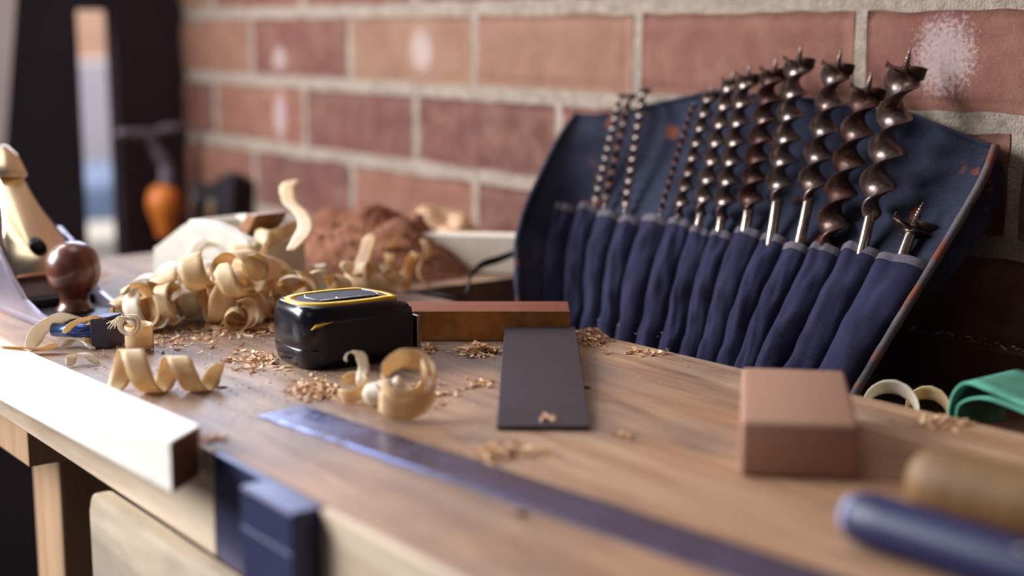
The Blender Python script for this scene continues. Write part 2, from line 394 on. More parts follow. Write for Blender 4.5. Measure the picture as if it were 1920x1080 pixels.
# end wall at the left with one tall narrow glazed slot
EX = -1.75; SL0 = 0.642; SL1 = 0.683
bm = bmesh.new(); box(bm, EX - 0.02, EX, 0.30, SL0, -0.88, 1.3); box(bm, EX - 0.02, EX, SL0, SL1, 0.213, 1.3); box(bm, EX - 0.02, EX, SL0, SL1, -0.88, -0.45)
struct('wall_left', bm, M_DARKWALL)
bm = bmesh.new(); box(bm, EX - 0.02, EX + 0.012, SL1, WALL_Y, -0.88, 1.3, 0.002); struct('trim_1', bm, M_DARKPOST)
bm = bmesh.new(); box(bm, EX - 0.012, EX - 0.008, SL0, SL1, -0.45, 0.22); struct('window_1', bm, M_GLASS)
# outside, seen through the slot
def single(name, bm, mat, label, cat, group=None, kind=None, smooth=True, sharp=None):
    o = obj(name, bm, mat, smooth=smooth, sharp=sharp); return tag(o, label, cat, group, kind)
bm = bmesh.new(); box(bm, -3.5, -3.4, 0.8, 2.0, 0.16, 1.4, 0.005); box(bm, -3.5, -3.4, 0.8, 2.0, -0.88, 0.16, 0.005)
o = single('neighbouring_house', bm, M_PEACH, 'peach coloured house wall seen through the narrow window slot', 'house', smooth=False)
bm = bmesh.new(); box(bm, -3.2, -3.1, 0.8, 1.9, -0.88, 0.125, 0.005)
single('garden_wall', bm, M_GREYWALL, 'pale rendered garden wall in the lower window slot', 'garden wall', smooth=False)
bm = bmesh.new(); box(bm, -2.95, -2.6, 0.85, 1.5, -0.88, -0.075, 0.03, 3)
single('water_butt', bm, M_BLUEBIN, 'blue plastic tank low in the narrow window slot', 'tank')
bm = bmesh.new(); box(bm, -2.45, -2.25, 0.7, 1.3, -0.88, -0.135, 0.01, 2)
single('stone_planter', bm, M_PATH, 'beige stone planter at the foot of the window slot', 'planter')

# ------------------------------------------------------------ background tools and boards at the far end
bm = bmesh.new()
prism(bm, [(.416, -.88), (.335, -.88), (.490, .3), (.595, 1.1), (.676, 1.1), (.571, .3)], EX + .012, EX + .03, lambda u, v, t: Vector((t, u, v)), .002)
single('leaning_board', bm, M_WHITEPAINT, 'pale painted board leaning at the far left edge of the photo', 'board', smooth=False)

def bar_clamp():
    p = Vector((-1.70, 0.715, 0.0))
    e = empty('bar_clamp', (p.x, p.y, -0.075), 'steel clamp with orange wooden handle hanging on the dark post', 'clamp')
    bm = bmesh.new()
    tube(bm, spline([(p.x, .665, .068), (p.x, .70, .066), (p.x, .73, .070), (p.x, .752, .072)], 12), [.004, .006, .0055, .007, .006, .004, .004, .006, .007, .006, .0055, .006, .004], 10); obj('jaw', bm, M_CLAMPSTEEL, e, world=True)
    bm = bmesh.new(); tube(bm, spline([(p.x, .703, .066), (p.x, .715, .045), (p.x, .726, .025), (p.x, .728, 0.0)], 12), [.006] * 5 + [.008] * 4 + [.010] * 4, 10); obj('rod', bm, M_CLAMPSTEEL, e, world=True)
    bm = bmesh.new(); lathe(bm, [(0, .003), (.010, .002), (.020, -.006), (.023, -.02), (.020, -.034), (.014, -.046), (.013, -.056), (.009, -.064), (0, -.066)], 8, Matrix.Translation((p.x, .722, 0))); obj('handle', bm, M_ORANGE, e, world=True)
bar_clamp()
def wall_clamp():
    e = empty('wall_clamp', (-1.6, .75, -.05), 'small black iron clamp hanging on the bricks behind the pale wooden plane', 'clamp')
    bm = bmesh.new(); prism(bm, [(-1.67, .004), (-1.61, .008), (-1.575, .026), (-1.555, .022), (-1.562, -.02), (-1.585, -.05), (-1.60, -.05), (-1.592, -.010), (-1.67, -.006)], .745, .763, lambda u, v, t: Vector((u, t, v)), .002)
    obj('frame', bm, M_BLACK, e, smooth=False, world=True)
    bm = bmesh.new(); tube(bm, [(-1.66, .75, .010), (-1.66, .75, -.04)], .006, 8); obj('screw', bm, M_BLACK, e, world=True)
wall_clamp()

# ------------------------------------------------------------ workbench
bench = empty('workbench', (-0.5, 0.43, -0.88), 'pale laminated wood workbench with tool tray along the brick wall', 'workbench')
def back_edge(x): return 0.592 + 0.055 * (x + 0.5)
TX = -0.905     # the tray ends here; solid top beyond
bm = bmesh.new()
top = [(-1.195, .2767), (-.6022, .2767), (-.6022, .2790), (-.5028, .2790), (.30, .2790), (.30, back_edge(.3)), (TX, back_edge(TX)), (TX, .735), (-1.195, .735)]
prism(bm, top, -.033, 0.0, lambda u, v, t: Vector((u, v, t)))
bmesh.ops.bevel(bm, geom=[e for e in bm.edges], offset=0.0012, segments=2, profile=0.5, affect='EDGES')
o_top = obj('bench_top', bm, M_BENCH, bench, smooth=False, world=True)
cut = bmesh.new()
for (hx, hy) in ((-.596, .488), (-.448, .336), (-.712, .331)):
    bmesh.ops.create_cone(cut, cap_ends=True, segments=20, radius1=.0034, radius2=.0034, depth=.04, matrix=Matrix.Translation((hx, hy, -.01)))
cut.transform(Matrix.Translation(-Vector(bench.location)))
mc = bpy.data.meshes.new('c'); cut.to_mesh(mc); cut.free(); oc = bpy.data.objects.new('c', mc); COL.objects.link(oc); oc.parent = bench
md = o_top.modifiers.new('b', 'BOOLEAN'); md.operation = 'DIFFERENCE'; md.solver = 'EXACT'; md.object = oc
bpy.context.view_layer.update()
me2 = bpy.data.meshes.new_from_object(o_top.evaluated_get(bpy.context.evaluated_depsgraph_get()))
o_top.modifiers.clear(); o_top.data = me2; bpy.data.objects.remove(oc); me2.name = 'bench_top'
bm = bmesh.new(); box(bm, -.5028, .30, .2745, .2788, -.115, 0, .001); obj('front_edging', bm, M_APRON, bench, smooth=False, world=True)
bm = bmesh.new(); box(bm, -1.195, -.6022, .2738, .2765, -.050, 0, .0006); obj('front_edging', bm, M_APRON, bench, smooth=False, world=True)
bm = bmesh.new(); box(bm, -1.19, .29, .2795, .30, -.05, -.0332, .0005); obj('under_rail', bm, M_APRON, bench, smooth=False, world=True)
bm = bmesh.new(); box(bm, TX, .30, .575, .755, -.048, -.034, .0); obj('tray_floor', bm, M_TRAY, bench, smooth=False, world=True)
bm = bmesh.new(); box(bm, -1.195, .30, .752, .7685, -.07, -.001, .0015); obj('tray_back_board', bm, M_TRAY, bench, smooth=False, world=True)
def leg(x0, x1, y0, y1):
    bm = bmesh.new(); box(bm, x0, x1, y0, y1, -.88, -.034, .003); obj('leg', bm, M_LEG, bench, smooth=False, world=True)
leg(-1.006, -.950, .32, .40); leg(-.952, -.90, .66, .73); leg(.2, .26, .31, .37); leg(.2, .26, .66, .73)
bm = bmesh.new(); box(bm, -1.05, -.885, .28, .318, -.078, -.0505, .001); o = obj('cross_rail', bm, M_LEG, bench, smooth=False, world=True)
bm = bmesh.new(); box(bm, -.90, -.7, .55, .57, -.88, -.034); obj('back_panel', bm, M_DARKPOST, bench, smooth=False, world=True)
# drawer with rounded front under the edge
bm = bmesh.new()
def rr(x0, x1, z0, z1, r, nseg=6):
    out = []
    for cx, cz, a0 in ((x1 - r, z1 - r, 0), (x0 + r, z1 - r, 90), (x0 + r, z0 + r, 180), (x1 - r, z0 + r, 270)):
        for k in range(nseg + 1):
            a = math.radians(a0 + 90 * k / nseg); out.append((cx + r * math.cos(a), cz + r * math.sin(a)))
    return out
prism(bm, rr(-.740, -.40, -.22, -.0512, .012), .265, .2732, lambda u, v, t: Vector((u, t, v)), .0012)
o_dr = obj('drawer', bm, M_JAWWOOD, bench, smooth=False, world=True)
# steel vise face let into the front
bm = bmesh.new(); box(bm, -.6018, -.5506, .2742, .2786, -.0505, -.0004, .0008); box(bm, -.5504, -.5034, .2622, .2786, -.0505, -.0002, .0012)
box(bm, -.5498, -.5040, .2615, .264, -.0192, -.0180, .0003)
o = obj('vise_face', bm, M_VISE, bench, smooth=False, world=True); o['label'] = 'blue-grey steel vise face set into the front'

# ------------------------------------------------------------ planed bar on the front edge
e = empty('timber_bar', (-.75, .262, -.02), 'square planed pale timber bar gripped against the front edge of the bench', 'timber bar')
def barpt(x, y, top): return Vector((x, y, (.0111 if top else -.0128) + .031 * (x + .5914)))
def barbox(bm, xf, xb, x0, ins=0.0):
    v = [bm.verts.new(barpt(x, y, t) + Vector((0, 0, -ins if t else ins))) for x, y, t in ((xf, .2498 + ins, 0), (xb, .2732 - ins, 0), (xb, .2732 - ins, 1), (xf, .2498 + ins, 1), (x0, .2498 + ins, 0), (x0, .2732 - ins, 0), (x0, .2732 - ins, 1), (x0, .2498 + ins, 1))]
    fs = [bm.faces.new([v[k] for k in q]) for q in ((0, 1, 2, 3), (7, 6, 5, 4), (0, 4, 5, 1), (1, 5, 6, 2), (2, 6, 7, 3), (3, 7, 4, 0))]
    bmesh.ops.bevel(bm, geom=list({e_ for f_ in fs for e_ in f_.edges}), offset=.0006 - ins * .5, segments=2, profile=.5, affect='EDGES')
bm = bmesh.new(); barbox(bm, -.5930, -.6125, -1.02); obj('shaft', bm, M_BAR, e, smooth=False, world=True)
bm = bmesh.new(); barbox(bm, -.5924, -.6119, -.62, .0008); o = obj('end_grain', bm, M_ENDGRAIN, e, smooth=False, world=True); o['label'] = 'dark brown rough-sawn end'

# ------------------------------------------------------------ steel rule
e = empty('steel_rule', (-.5, .35, 0), 'long blue-grey steel rule lying flat across the front of the bench', 'ruler')
lo = [at(485, 783), at(813, 900), at(980, 953), at(1120, 1000)]; d = (lo[3] - lo[0]); d.z = 0; d.normalize(); nn = Vector((-d.y, d.x, 0))
o0 = lo[0]
bm = bmesh.new()
Mx = Matrix(((d.x, nn.x, 0, o0.x), (d.y, nn.y, 0, o0.y), (0, 0, 1, 0.0002), (0, 0, 0, 1)))
prof = [(0, 0), (.027, 0), (.027, .0012), (.0022, .0012), (0, .0006)]
prism(bm, prof, 0, .46, lambda u, v, t: Mx @ Vector((t, u, v)), 0)
obj('blade', bm, M_RULE, e, smooth=False, world=True)
bm = bmesh.new()
for k in range(1, 440):
    L = .0055 if k % 10 == 0 else (.004 if k % 5 == 0 else .0026)
    box(bm, .004 + k * .001, .00412 + k * .001, .0262 - L, .0265, .00119, .00124, 0, 2, Mx)
obj('graduations', bm, M_BLACK, e, smooth=False, world=True)

# ------------------------------------------------------------ try square
sq_o = at(785, 640); dirS = (at(937, 640) - sq_o); dirS.z = 0; dirS.normalize()
dirB = Vector((dirS.y, -dirS.x, 0))
e = empty('try_square', sq_o, 'old try square with rosewood and brass stock and rusty steel blade', 'try square', math.atan2(dirS.y, dirS.x))
# local x: along the stock, -y: towards the blade tip
bm = bmesh.new(); box(bm, -.06, .0935, .0025, .032, .0002, .0192, .0006); obj('stock', bm, M_ROSE, e, smooth=False)
bm = bmesh.new(); box(bm, -.06, .0935, 0, .0026, .0004, .0190, .0004); obj('brass_face', bm, M_BRASS, e, smooth=False)
bl = at(931, 808) - sq_o; br = at(1102, 808) - sq_o
lx0 = bl.dot(dirS); lx1 = br.dot(dirS); ly = bl.dot(dirB)
print('blade', lx0, lx1, ly, br.dot(dirB))
bm = bmesh.new()
f = lambda u, v, t: Vector((u, -v, .0074 - .0068 * v / ly + t))
ly2 = br.dot(dirB)
xl = (at(937, 640) - sq_o).dot(dirS)
prism(bm, [(lx0 + .003, -.002), (lx0 + .0465, -.002), (lx1 + .001, ly2), (lx0, ly)], 0, .0018, f, .0002)
obj('blade', bm, M_SQBLADE, e, smooth=False)

# ------------------------------------------------------------ sanding block
p0 = at(1386, 893); p1 = at(1600, 897); L = (p1 - p0).length; d = Vector((math.cos(math.radians(44.5)), math.sin(math.radians(44.5)), 0)); nn = Vector((-d.y, d.x, 0))
Mx = Matrix(((d.x, nn.x, 0, p0.x), (d.y, nn.y, 0, p0.y), (0, 0, 1, 0.0002), (0, 0, 0, 1)))
bm = bmesh.new(); box(bm, 0, L + .0012, 0, .104, 0, .0245, .0022, 3, Mx)
single('sanding_block', bm, M_CORK, 'brown cork sanding block with rounded edges on the bench', 'sanding block', sharp=50)

# ------------------------------------------------------------ tape measure
def tape_measure():
    cx, cy = -.7365, .4215
    e = empty('tape_measure', (cx, cy, 0), 'black and yellow tape measure lying on its side', 'tape measure', math.radians(-3)); e.scale = (1, 1, 1.15)
    A, B = .0265, .0385
    def outline(sc, n=48, p=4.2):
        out = []
        for k in range(n):
            t = 2 * math.pi * k / n; c, s = math.cos(t), math.sin(t)
            x = A * sc * math.copysign(abs(c) ** (2 / p), c); y = B * sc * math.copysign(abs(s) ** (2 / p), s)
            # the mouth end (+y) is cut straighter and lower at the hook side
            if y > .030: y = .030 + (y - .030) * 0.75
            out.append((x, y))
        return out
    def stack(bm, levels):
        rings = []
        for (sx, sy, z, oy) in levels:
            rings.append([bm.verts.new((x * sx, y * sy + oy, z - (0.0035 * max(0, y - .018) / .025 if z > .02 else 0))) for x, y in outline(1)])
        for a_, b_ in zip(rings, rings[1:]):
            for k in range(len(a_)): bm.faces.new((a_[k], a_[(k + 1) % len(a_)], b_[(k + 1) % len(a_)], b_[k]))
        bm.faces.new(rings[0][::-1]); bm.faces.new(rings[-1])
    bm = bmesh.new()
    stack(bm, [(.88, .90, .0003, 0), (.95, .96, .002, 0), (.985, .99, .006, 0), (1, 1, .0095, 0), (1.0, 1, .0102, 0), (.985, .99, .0105, 0), (.985, .99, .0112, 0), (1.005, 1.002, .0116, 0),
               (1.01, 1.005, .018, 0), (1.0, 1, .0235, 0), (.98, .985, .0272, 0), (.945, .955, .0297, -.0003), (.90, .92, .0312, -.0005), (.87, .90, .0316, -.0005)])
    obj('case', bm, M_BLACKPL, e)
    # rubber overmould on the camera side
    bm = bmesh.new()
    def f(u, v):
        y = -.0295 + .062 * u; z = .0022 + (.0245 - .004 * (1 - u) ** 2 * 0 ) * v - .004 * max(0, .35 - u) * v
        x = A * 1.012 + .0007 * math.sin(math.pi * v) ** .5 * math.sin(math.pi * min(1, u * 1.0)) ** .5 - (.0016 if v in (0, 1) or u in (0, 1) else 0)
        x -= max(0, (v - .8)) * .010 + max(0, .15 - v) * .012 + max(0, abs(u - .5) - .44) * .03
        return Vector((x, y, z))
    grid(bm, 30, 16, f); obj('rubber_grip', bm, M_BLACKRUB, e)
    def oval(bm, a_, b_, z0, z1, cy_, inner=None, slope=0.0, n=56, p=2.6):
        pts = []
        for k in range(n):
            t = 2 * math.pi * k / n; c, s = math.cos(t), math.sin(t)
            pts.append((math.copysign(abs(c) ** (2 / p), c), math.copysign(abs(s) ** (2 / p), s)))
        zz = lambda y, z: z - 0.0035 * max(0, y - .018) / .025
        T = [bm.verts.new((x * a_, y * b_ + cy_, zz(y * b_ + cy_, z1))) for x, y in pts]; Bt = [bm.verts.new((x * a_, y * b_ + cy_, zz(y * b_ + cy_, z0))) for x, y in pts]
        for k in range(n): bm.faces.new((Bt[k], Bt[(k + 1) % n], T[(k + 1) % n], T[k]))
        if inner:
            I = [bm.verts.new((x * inner[0], y * inner[1] + cy_, zz(y * inner[1] + cy_, z1))) for x, y in pts]; J = [bm.verts.new((x * inner[0], y * inner[1] + cy_, zz(y * inner[1] + cy_, z0))) for x, y in pts]
            for k in range(n):
                bm.faces.new((T[k], T[(k + 1) % n], I[(k + 1) % n], I[k])); bm.faces.new((J[(k + 1) % n], J[k], I[k], I[(k + 1) % n]))
        else: bm.faces.new(T)
    bm = bmesh.new(); oval(bm, .0218, .0335, .0308, .0325, -.002, (.0172, .0278)); obj('yellow_ring', bm, M_YELLOW, e)
    bm = bmesh.new(); oval(bm, .0173, .0279, .0308, .0322, -.0025); obj('side_label', bm, M_LABELBLK, e, smooth=False)
    bm = bmesh.new(); box(bm, -.0105, .0105, -.021, .017, .0321, .0326, .0002); lb = obj('patch', bm, M_BLACKRUB, e, smooth=False)
    bm = bmesh.new()
    for pts in ([(.0105, -.021), (-.004, -.0235), (-.011, -.020)], [(.0108, -.021), (.0106, .0), (.0112, .014)], [(-.0105, .017), (.001, .0195), (.0108, .0168)], [(.0105, -.009), (.006, -.0085)]):
        tube(bm, [(x, y, .0328) for x, y in pts], .0004, 5)
    obj('torn_edge', bm, M_TEAR, e)
    bm = bmesh.new(); prism(bm, [(-.0285, .0215), (-.0285 + .016, .0245), (-.0285 + .020, .0252), (-.0285 + .004, .0242)], .0286, .0296, lambda u, v, t: Vector((t - .0027, u * .7 - .0145, v * .75 + .0055)), .0002)
    obj('yellow_flash', bm, M_YELLOW, e, smooth=False)
    bm = bmesh.new(); box(bm, .012, .0245, .0345, .0372, .003, .022, .0005); obj('hook', bm, M_SHANK, e, smooth=False)
tape_measure()

# ------------------------------------------------------------ canvas tool roll
PB = Vector((0, .628, -.028)); 
def profile(s):   # distance along the sheet from the bottom -> (y, z)
    pts = [(.628, -.033), (.640, -.013), (.703, .054), (.752, .105), (.7655, .125), (.7665, .16)]
    acc = 0
    for (a, b) in zip(pts, pts[1:]):
        L = math.hypot(b[0] - a[0], b[1] - a[1])
        if s <= acc + L or b == pts[-1]:
            t = min(1.0, (s - acc) / L); return a[0] + (b[0] - a[0]) * t, a[1] + (b[1] - a[1]) * t
        acc += L
SPOCK = .023 + .092
roll = empty('tool_roll', (-.72, .66, -.034), 'dark navy canvas tool roll with stitched pockets leaning on the bricks', 'tool roll')
def interp(tbl, x):
    for (a, b) in zip(tbl, tbl[1:]):
        if x <= b[0]: return a[1] + (b[1] - a[1]) * max(0, (x - a[0]) / (b[0] - a[0]))
    return tbl[-1][1]
LEFT = [(0, -.855), (.03, -.868), (.055, -.895), (.08, -.916), (.115, -.935), (.14, -.941), (.18, -.950), (.22, -.948)]
RIGHT = [(0, -.538), (.12, -.537), (.17, -.538), (.21, -.542)]
ZT = [(-.96, .118), (-.95, .122), (-.869, .137), (-.787, .152), (-.70, .150), (-.603, .143), (-.56, .132), (-.538, .126)]
RIM = [aty(968, 620, .592), aty(968, 560, .600), aty(966, 500, .615), aty(966, 450, .632), aty(985, 385, .655), aty(1010, 330, .680), aty(1045, 260, .715), aty(1077, 214, .750)]
RIMC = spline(RIM, 60)
def smax(u): return .023 + .0925 + .071 + .0135 + (interp(ZT, -.95 + .412 * u) - .122)
def deform(u, s):
    x = interp(LEFT, s) * (1 - u) + interp(RIGHT, s) * u
    y, z = profile(s); p = Vector((x, y, z))
    if u < DU:
        y0, z0 = profile(s); pl = Vector((interp(LEFT, s), y0, z0)); t = min(1, s / .198)
        p += (RIMC[int(round(t * 60))] - pl) * (1 - u / DU) ** 1.6
    return p
DU = .24
def sheet(u, v, lift=0.0):
    s = v * smax(u)
    p = deform(u, s)
    w_ = noise.noise(Vector((p.x * 22, s * 14, 3))) * .004 + noise.noise(Vector((p.x * 60, s * 50, 9))) * .0012
    p.y = min(.7705, p.y + w_ * (0.9 if p.z < .11 else .3) - lift); p.z += w_ * .5
    return p
bm = bmesh.new(); thick_grid(bm, 110, 50, sheet, .0014); obj('canvas_sheet', bm, M_NAVY, roll, world=True)
bm = bmesh.new(); tube(bm, [p + Vector((.001, .001, 0)) for p in RIMC], .0022, 8); obj('rolled_edge', bm, M_NAVY, roll, world=True)
# back flap curling out behind the right edge
bm = bmesh.new()
def flap(u, v):
    s = .10 + v * .10; y, z = profile(s); r = math.sin(math.pi * min(1, v * 1.05)) ** .6
    x = -.542 + .009 * u * r; return Vector((x, min(.7710, y + .004 + .012 * u), z - .004 - .004 * u))
thick_grid(bm, 10, 24, flap, .0014); obj('back_flap', bm, M_NAVY, roll, world=True)
# binding down the right edge
bm = bmesh.new(); pts = [sheet(1.0, k / 40) + Vector((.0008, -.0012, .0008)) for k in range(41)]
tube(bm, pts, [.0027 + .0004 * noise.noise(p * 80) for p in pts], 10); obj('edge_binding', bm, M_BINDR, roll, world=True)
bm = bmesh.new(); pts = [sheet(k / 60, 1.0) + Vector((0, -.0006, .0)) for k in range(61)]
tube(bm, pts, .0014, 8); obj('top_binding', bm, M_NAVY, roll, world=True)
# pockets
pk_px = [1043, 1084, 1124, 1166, 1207, 1254, 1298, 1337, 1379, 1430, 1476, 1523, 1579, 1647, 1705]
pX = []
for i, px in enumerate(pk_px): pX.append(aty(px, 395 + (px - 1130) * .165, .702).x)
pX[-1] = -.540
for i in range(len(pX) - 1):
    x0, x1 = pX[i], pX[i + 1]; wd = x1 - x0; sd = i * 3.7
    bulge = min(.0105, wd * .42)
    ua, ub = [(x_ - interp(LEFT, SPOCK)) / (interp(RIGHT, SPOCK) - interp(LEFT, SPOCK)) for x_ in (x0, x1)]
    def pf(u, v, grow=0.0):
        s = .004 + v * (SPOCK - .004 + .003 * math.sin(i * 1.7))
        k = math.sin(math.pi * u) ** .55 if 0 < u < 1 else 0
        sl = (.010 * math.sin(v * 2.5 + i) * (1 - v) + .09 * (1 - v) * max(0, ua * (1 - ub)) + .0014 * noise.noise(Vector((v * 9, sd, 1)))) * (0 if (i == len(pX) - 2 and u > .99) else 1)
        p = deform(min(1, max(0, ua + (ub - ua) * u + sl)), s)
        amt = bulge * (1.05 - .45 * v) * k * (1 + .35 * noise.noise(Vector((u * 2, v * 3, sd))))
        amt += grow * 1.0 + .0012
        amt += .0022 * noise.noise(Vector((u * 3 + sd, v * 7, 2))) * k + .0015 * noise.noise(Vector((u * 6 + v * 4 + sd, v * 3, 5))) * k
        return p + Vector((0, -amt * .73, amt * .68))
    bm = bmesh.new(); grid(bm, 14, 30, pf); pk = obj('pocket', bm, M_POCKET, roll, world=True)
    bm = bmesh.new(); grid(bm, 14, 5, lambda u, v: pf(u, .95 + .05 * v, .0006)); obj('pocket_binding', bm, M_BIND, pk, world=False)
    # the binding is parented to the pocket: same local frame as the roll
    b_ = pk.children[0]
    for vv in b_.data.vertices: vv.co = vv.co - roll.location
# tie strap
bm = bmesh.new()
sp = spline([(-.893, .672, .022), aty(938, 490, .655), aty(900, 503, .63), aty(878, 530, .612), at(872, 552, .002), at(840, 556, .0012), at(800, 549, .0012), at(755, 547, .0012)], 50)
V0 = [p + Vector((0, 0, .0018)) for p in sp]; 
def stf(u, v):
    i = min(50, int(round(u * 50))); p = sp[i]; k = max(0, min(1, (u - .5) * 6))
    wv = Vector((0, .3, 1)).lerp(Vector((.5, 1, 0)), k).normalized()
    return p + wv * (v - .5) * .0062 + Vector((0, 0, .0022 * (1 - k)))
thick_grid(bm, 50, 2, stf, .0007); o = obj('tie_strap', bm, M_STRAP, roll, world=True); o['label'] = 'thin black tie tape'

# ------------------------------------------------------------ auger bits
def auger(label, base, tip, dia_px, beads, mat, shank_px=0.0, tail=0, short=False, group='auger bits in the canvas tool roll'):
    """base: pixel where the bit leaves its pocket; tip: pixel of the lead screw point"""
    dia_px *= 1.14 if dia_px < 45 else 1.0
    r = dia_px / 2 * .345 / 1000
    B = aty(base[0], base[1], .6985)
    Yt = .757 - r * .35 if not short else .722
    T = aty(tip[0], tip[1], Yt)
    r = dia_px / 2 / F_PX * (T - CAM).dot(FW) * 1.08
    axis = (T - B).normalized(); Ltot = (T - B).length
    e = empty('auger_bit', B, label, 'auger bit', group=group)
    q = axis.to_track_quat('Z', 'X').to_matrix().to_4x4(); q.translation = B
    e.rotation_mode = 'QUATERNION'; e.rotation_quaternion = axis.to_track_quat('Z', 'X')
    Ls = max(.0035, r * 1.6)                     # lead screw
    s0 = shank_px * Ltot; s1 = Ltot - Ls
    lr = q.to_3x3().inverted() @ RT; PH = math.atan2(lr.y, lr.x) + .45 - math.pi * beads
    n = max(40, int(beads * 16)); bm = bmesh.new(); rings = []
    seg = 14
    for i in range(n + 1):
        t = i / n; z = s0 + (s1 - s0) * t; ang = math.pi * beads * t + PH
        w_ = r * min(1, .30 + t * beads * 1.3); th = r * .24 * (1 + .1 * math.sin(t * 9))
        ring = []
        for j in range(seg):
            a = 2 * math.pi * j / seg; ca, sa = math.cos(a), math.sin(a)
            x = w_ * math.copysign(abs(ca) ** .75, ca); y = th * math.copysign(abs(sa) ** .9, sa)
            y += .05 * r * (x / w_) ** 2 * (1 if x > 0 else -1)
            ring.append(bm.verts.new((x * math.cos(ang) - y * math.sin(ang), x * math.sin(ang) + y * math.cos(ang), z)))
        rings.append(ring)
    for a_, b_ in zip(rings, rings[1:]):
        for j in range(seg): bm.faces.new((a_[j], a_[(j + 1) % seg], b_[(j + 1) % seg], b_[j]))
    bm.faces.new(rings[0][::-1]); bm.faces.new(rings[-1])
    obj('twist', bm, mat, e, sharp=75)
    # cutting head: two flat lips with upturned spurs
    bm = bmesh.new(); ang = math.pi * beads + PH - .45
    for sgn in (1, -1):
        ca, sa = math.cos(ang), math.sin(ang)
        R_ = Matrix(((ca, -sa, 0, 0), (sa, ca, 0, 0), (0, 0, 1, 0), (0, 0, 0, 1)))
        def lip(u, v):
            x = sgn * r * (.10 + 1.02 * u); y = sgn * r * .46 * (1 - 2 * v) * math.sin(math.pi * (.14 + .78 * u)) ** .7; zz = s1 - .30 * r + r * .75 * v * (1 - .3 * u) + r * .34 * u * u
            return R_ @ Vector((x, y, zz))
        thick_grid(bm, 8, 4, lip, r * .10)
    obj('cutter', bm, mat, e, sharp=60)
    bm = bmesh.new(); prof = []; m = 9
    for i in range(m * 2 + 1):
        t = i / (m * 2); rr_ = r * .26 * (1 - t) ** .8 + .0001; rr_ *= 1.18 if i % 2 else .82
        prof.append((rr_, s1 - r * .05 + (Ls + r * .05) * t))
    prof.append((0, Ltot)); lathe(bm, prof, 10); obj('lead_screw', bm, M_BIT[1], e, smooth=False)
    bm = bmesh.new(); rs = max(.0013, min(r * .36, .0034))
    prof = [(rs * .8, -.009), (rs, -.008), (rs, s0 * .7), (rs * 1.02, s0 + .001), (rs * .7, s0 + r * .8)]
    lathe(bm, prof, 14); obj('shank', bm, M_SHANK, e)
auger('thinnest beaded auger bit at the far left end of the roll', (1112, 398), (1167, 170), 13, 11, M_BIT[0], .05)
auger('slim rust-specked auger bit, second from the left end', (1131, 398), (1186, 168), 15, 9, M_BIT[2], .05)
auger('slim bright auger bit, third from the left, beside the bare canvas gap', (1171, 404), (1210, 158), 16, 11, M_BIT[0], .03)
auger('very thin dark red rusted auger bit right of the bare canvas gap', (1235, 412), (1301, 192), 10, 12, M_BIT[3], .03)
auger('narrow auger bit with rusty lower half, next right of the thin red one', (1270, 415), (1338, 158), 25, 8.3, M_BIT[1], .02)
auger('bright mid-size auger bit just left of the row centre, with fine point', (1310, 420), (1377, 130), 30, 7.3, M_BIT[0], .04)
auger('mid-size auger bit with shiny shank end, left of the red-brown one', (1350, 428), (1407, 118), 35, 7.3, M_BIT[0], .04)
auger('auger bit with red-brown rust in its lower twists and a bright shank', (1396, 438), (1457, 104), 41, 7, M_BIT[2], .11)
auger('bright wide auger bit whose cutter catches the window light', (1446, 448), (1503, 82), 50, 6.2, M_BIT[0], .17)
auger('wide auger bit with long tapering shank, left of the shankless one', (1499, 457), (1578, 90), 52, 5.1, M_BIT[1], .20)
auger('wide auger bit sunk to its twists in the pocket, no shank showing', (1548, 470), (1636, 133), 57, 5.2, M_BIT[2], .0)
auger('largest and tallest auger bit with long screw point, near the right end', (1614, 480), (1708, 88), 64, 4.3, M_BIT[1], .17)
auger('short auger bit low in the last pocket, only cutter and point showing', (1688, 492), (1731, 378), 68, 0.8, M_BIT[1], .45, short=True)

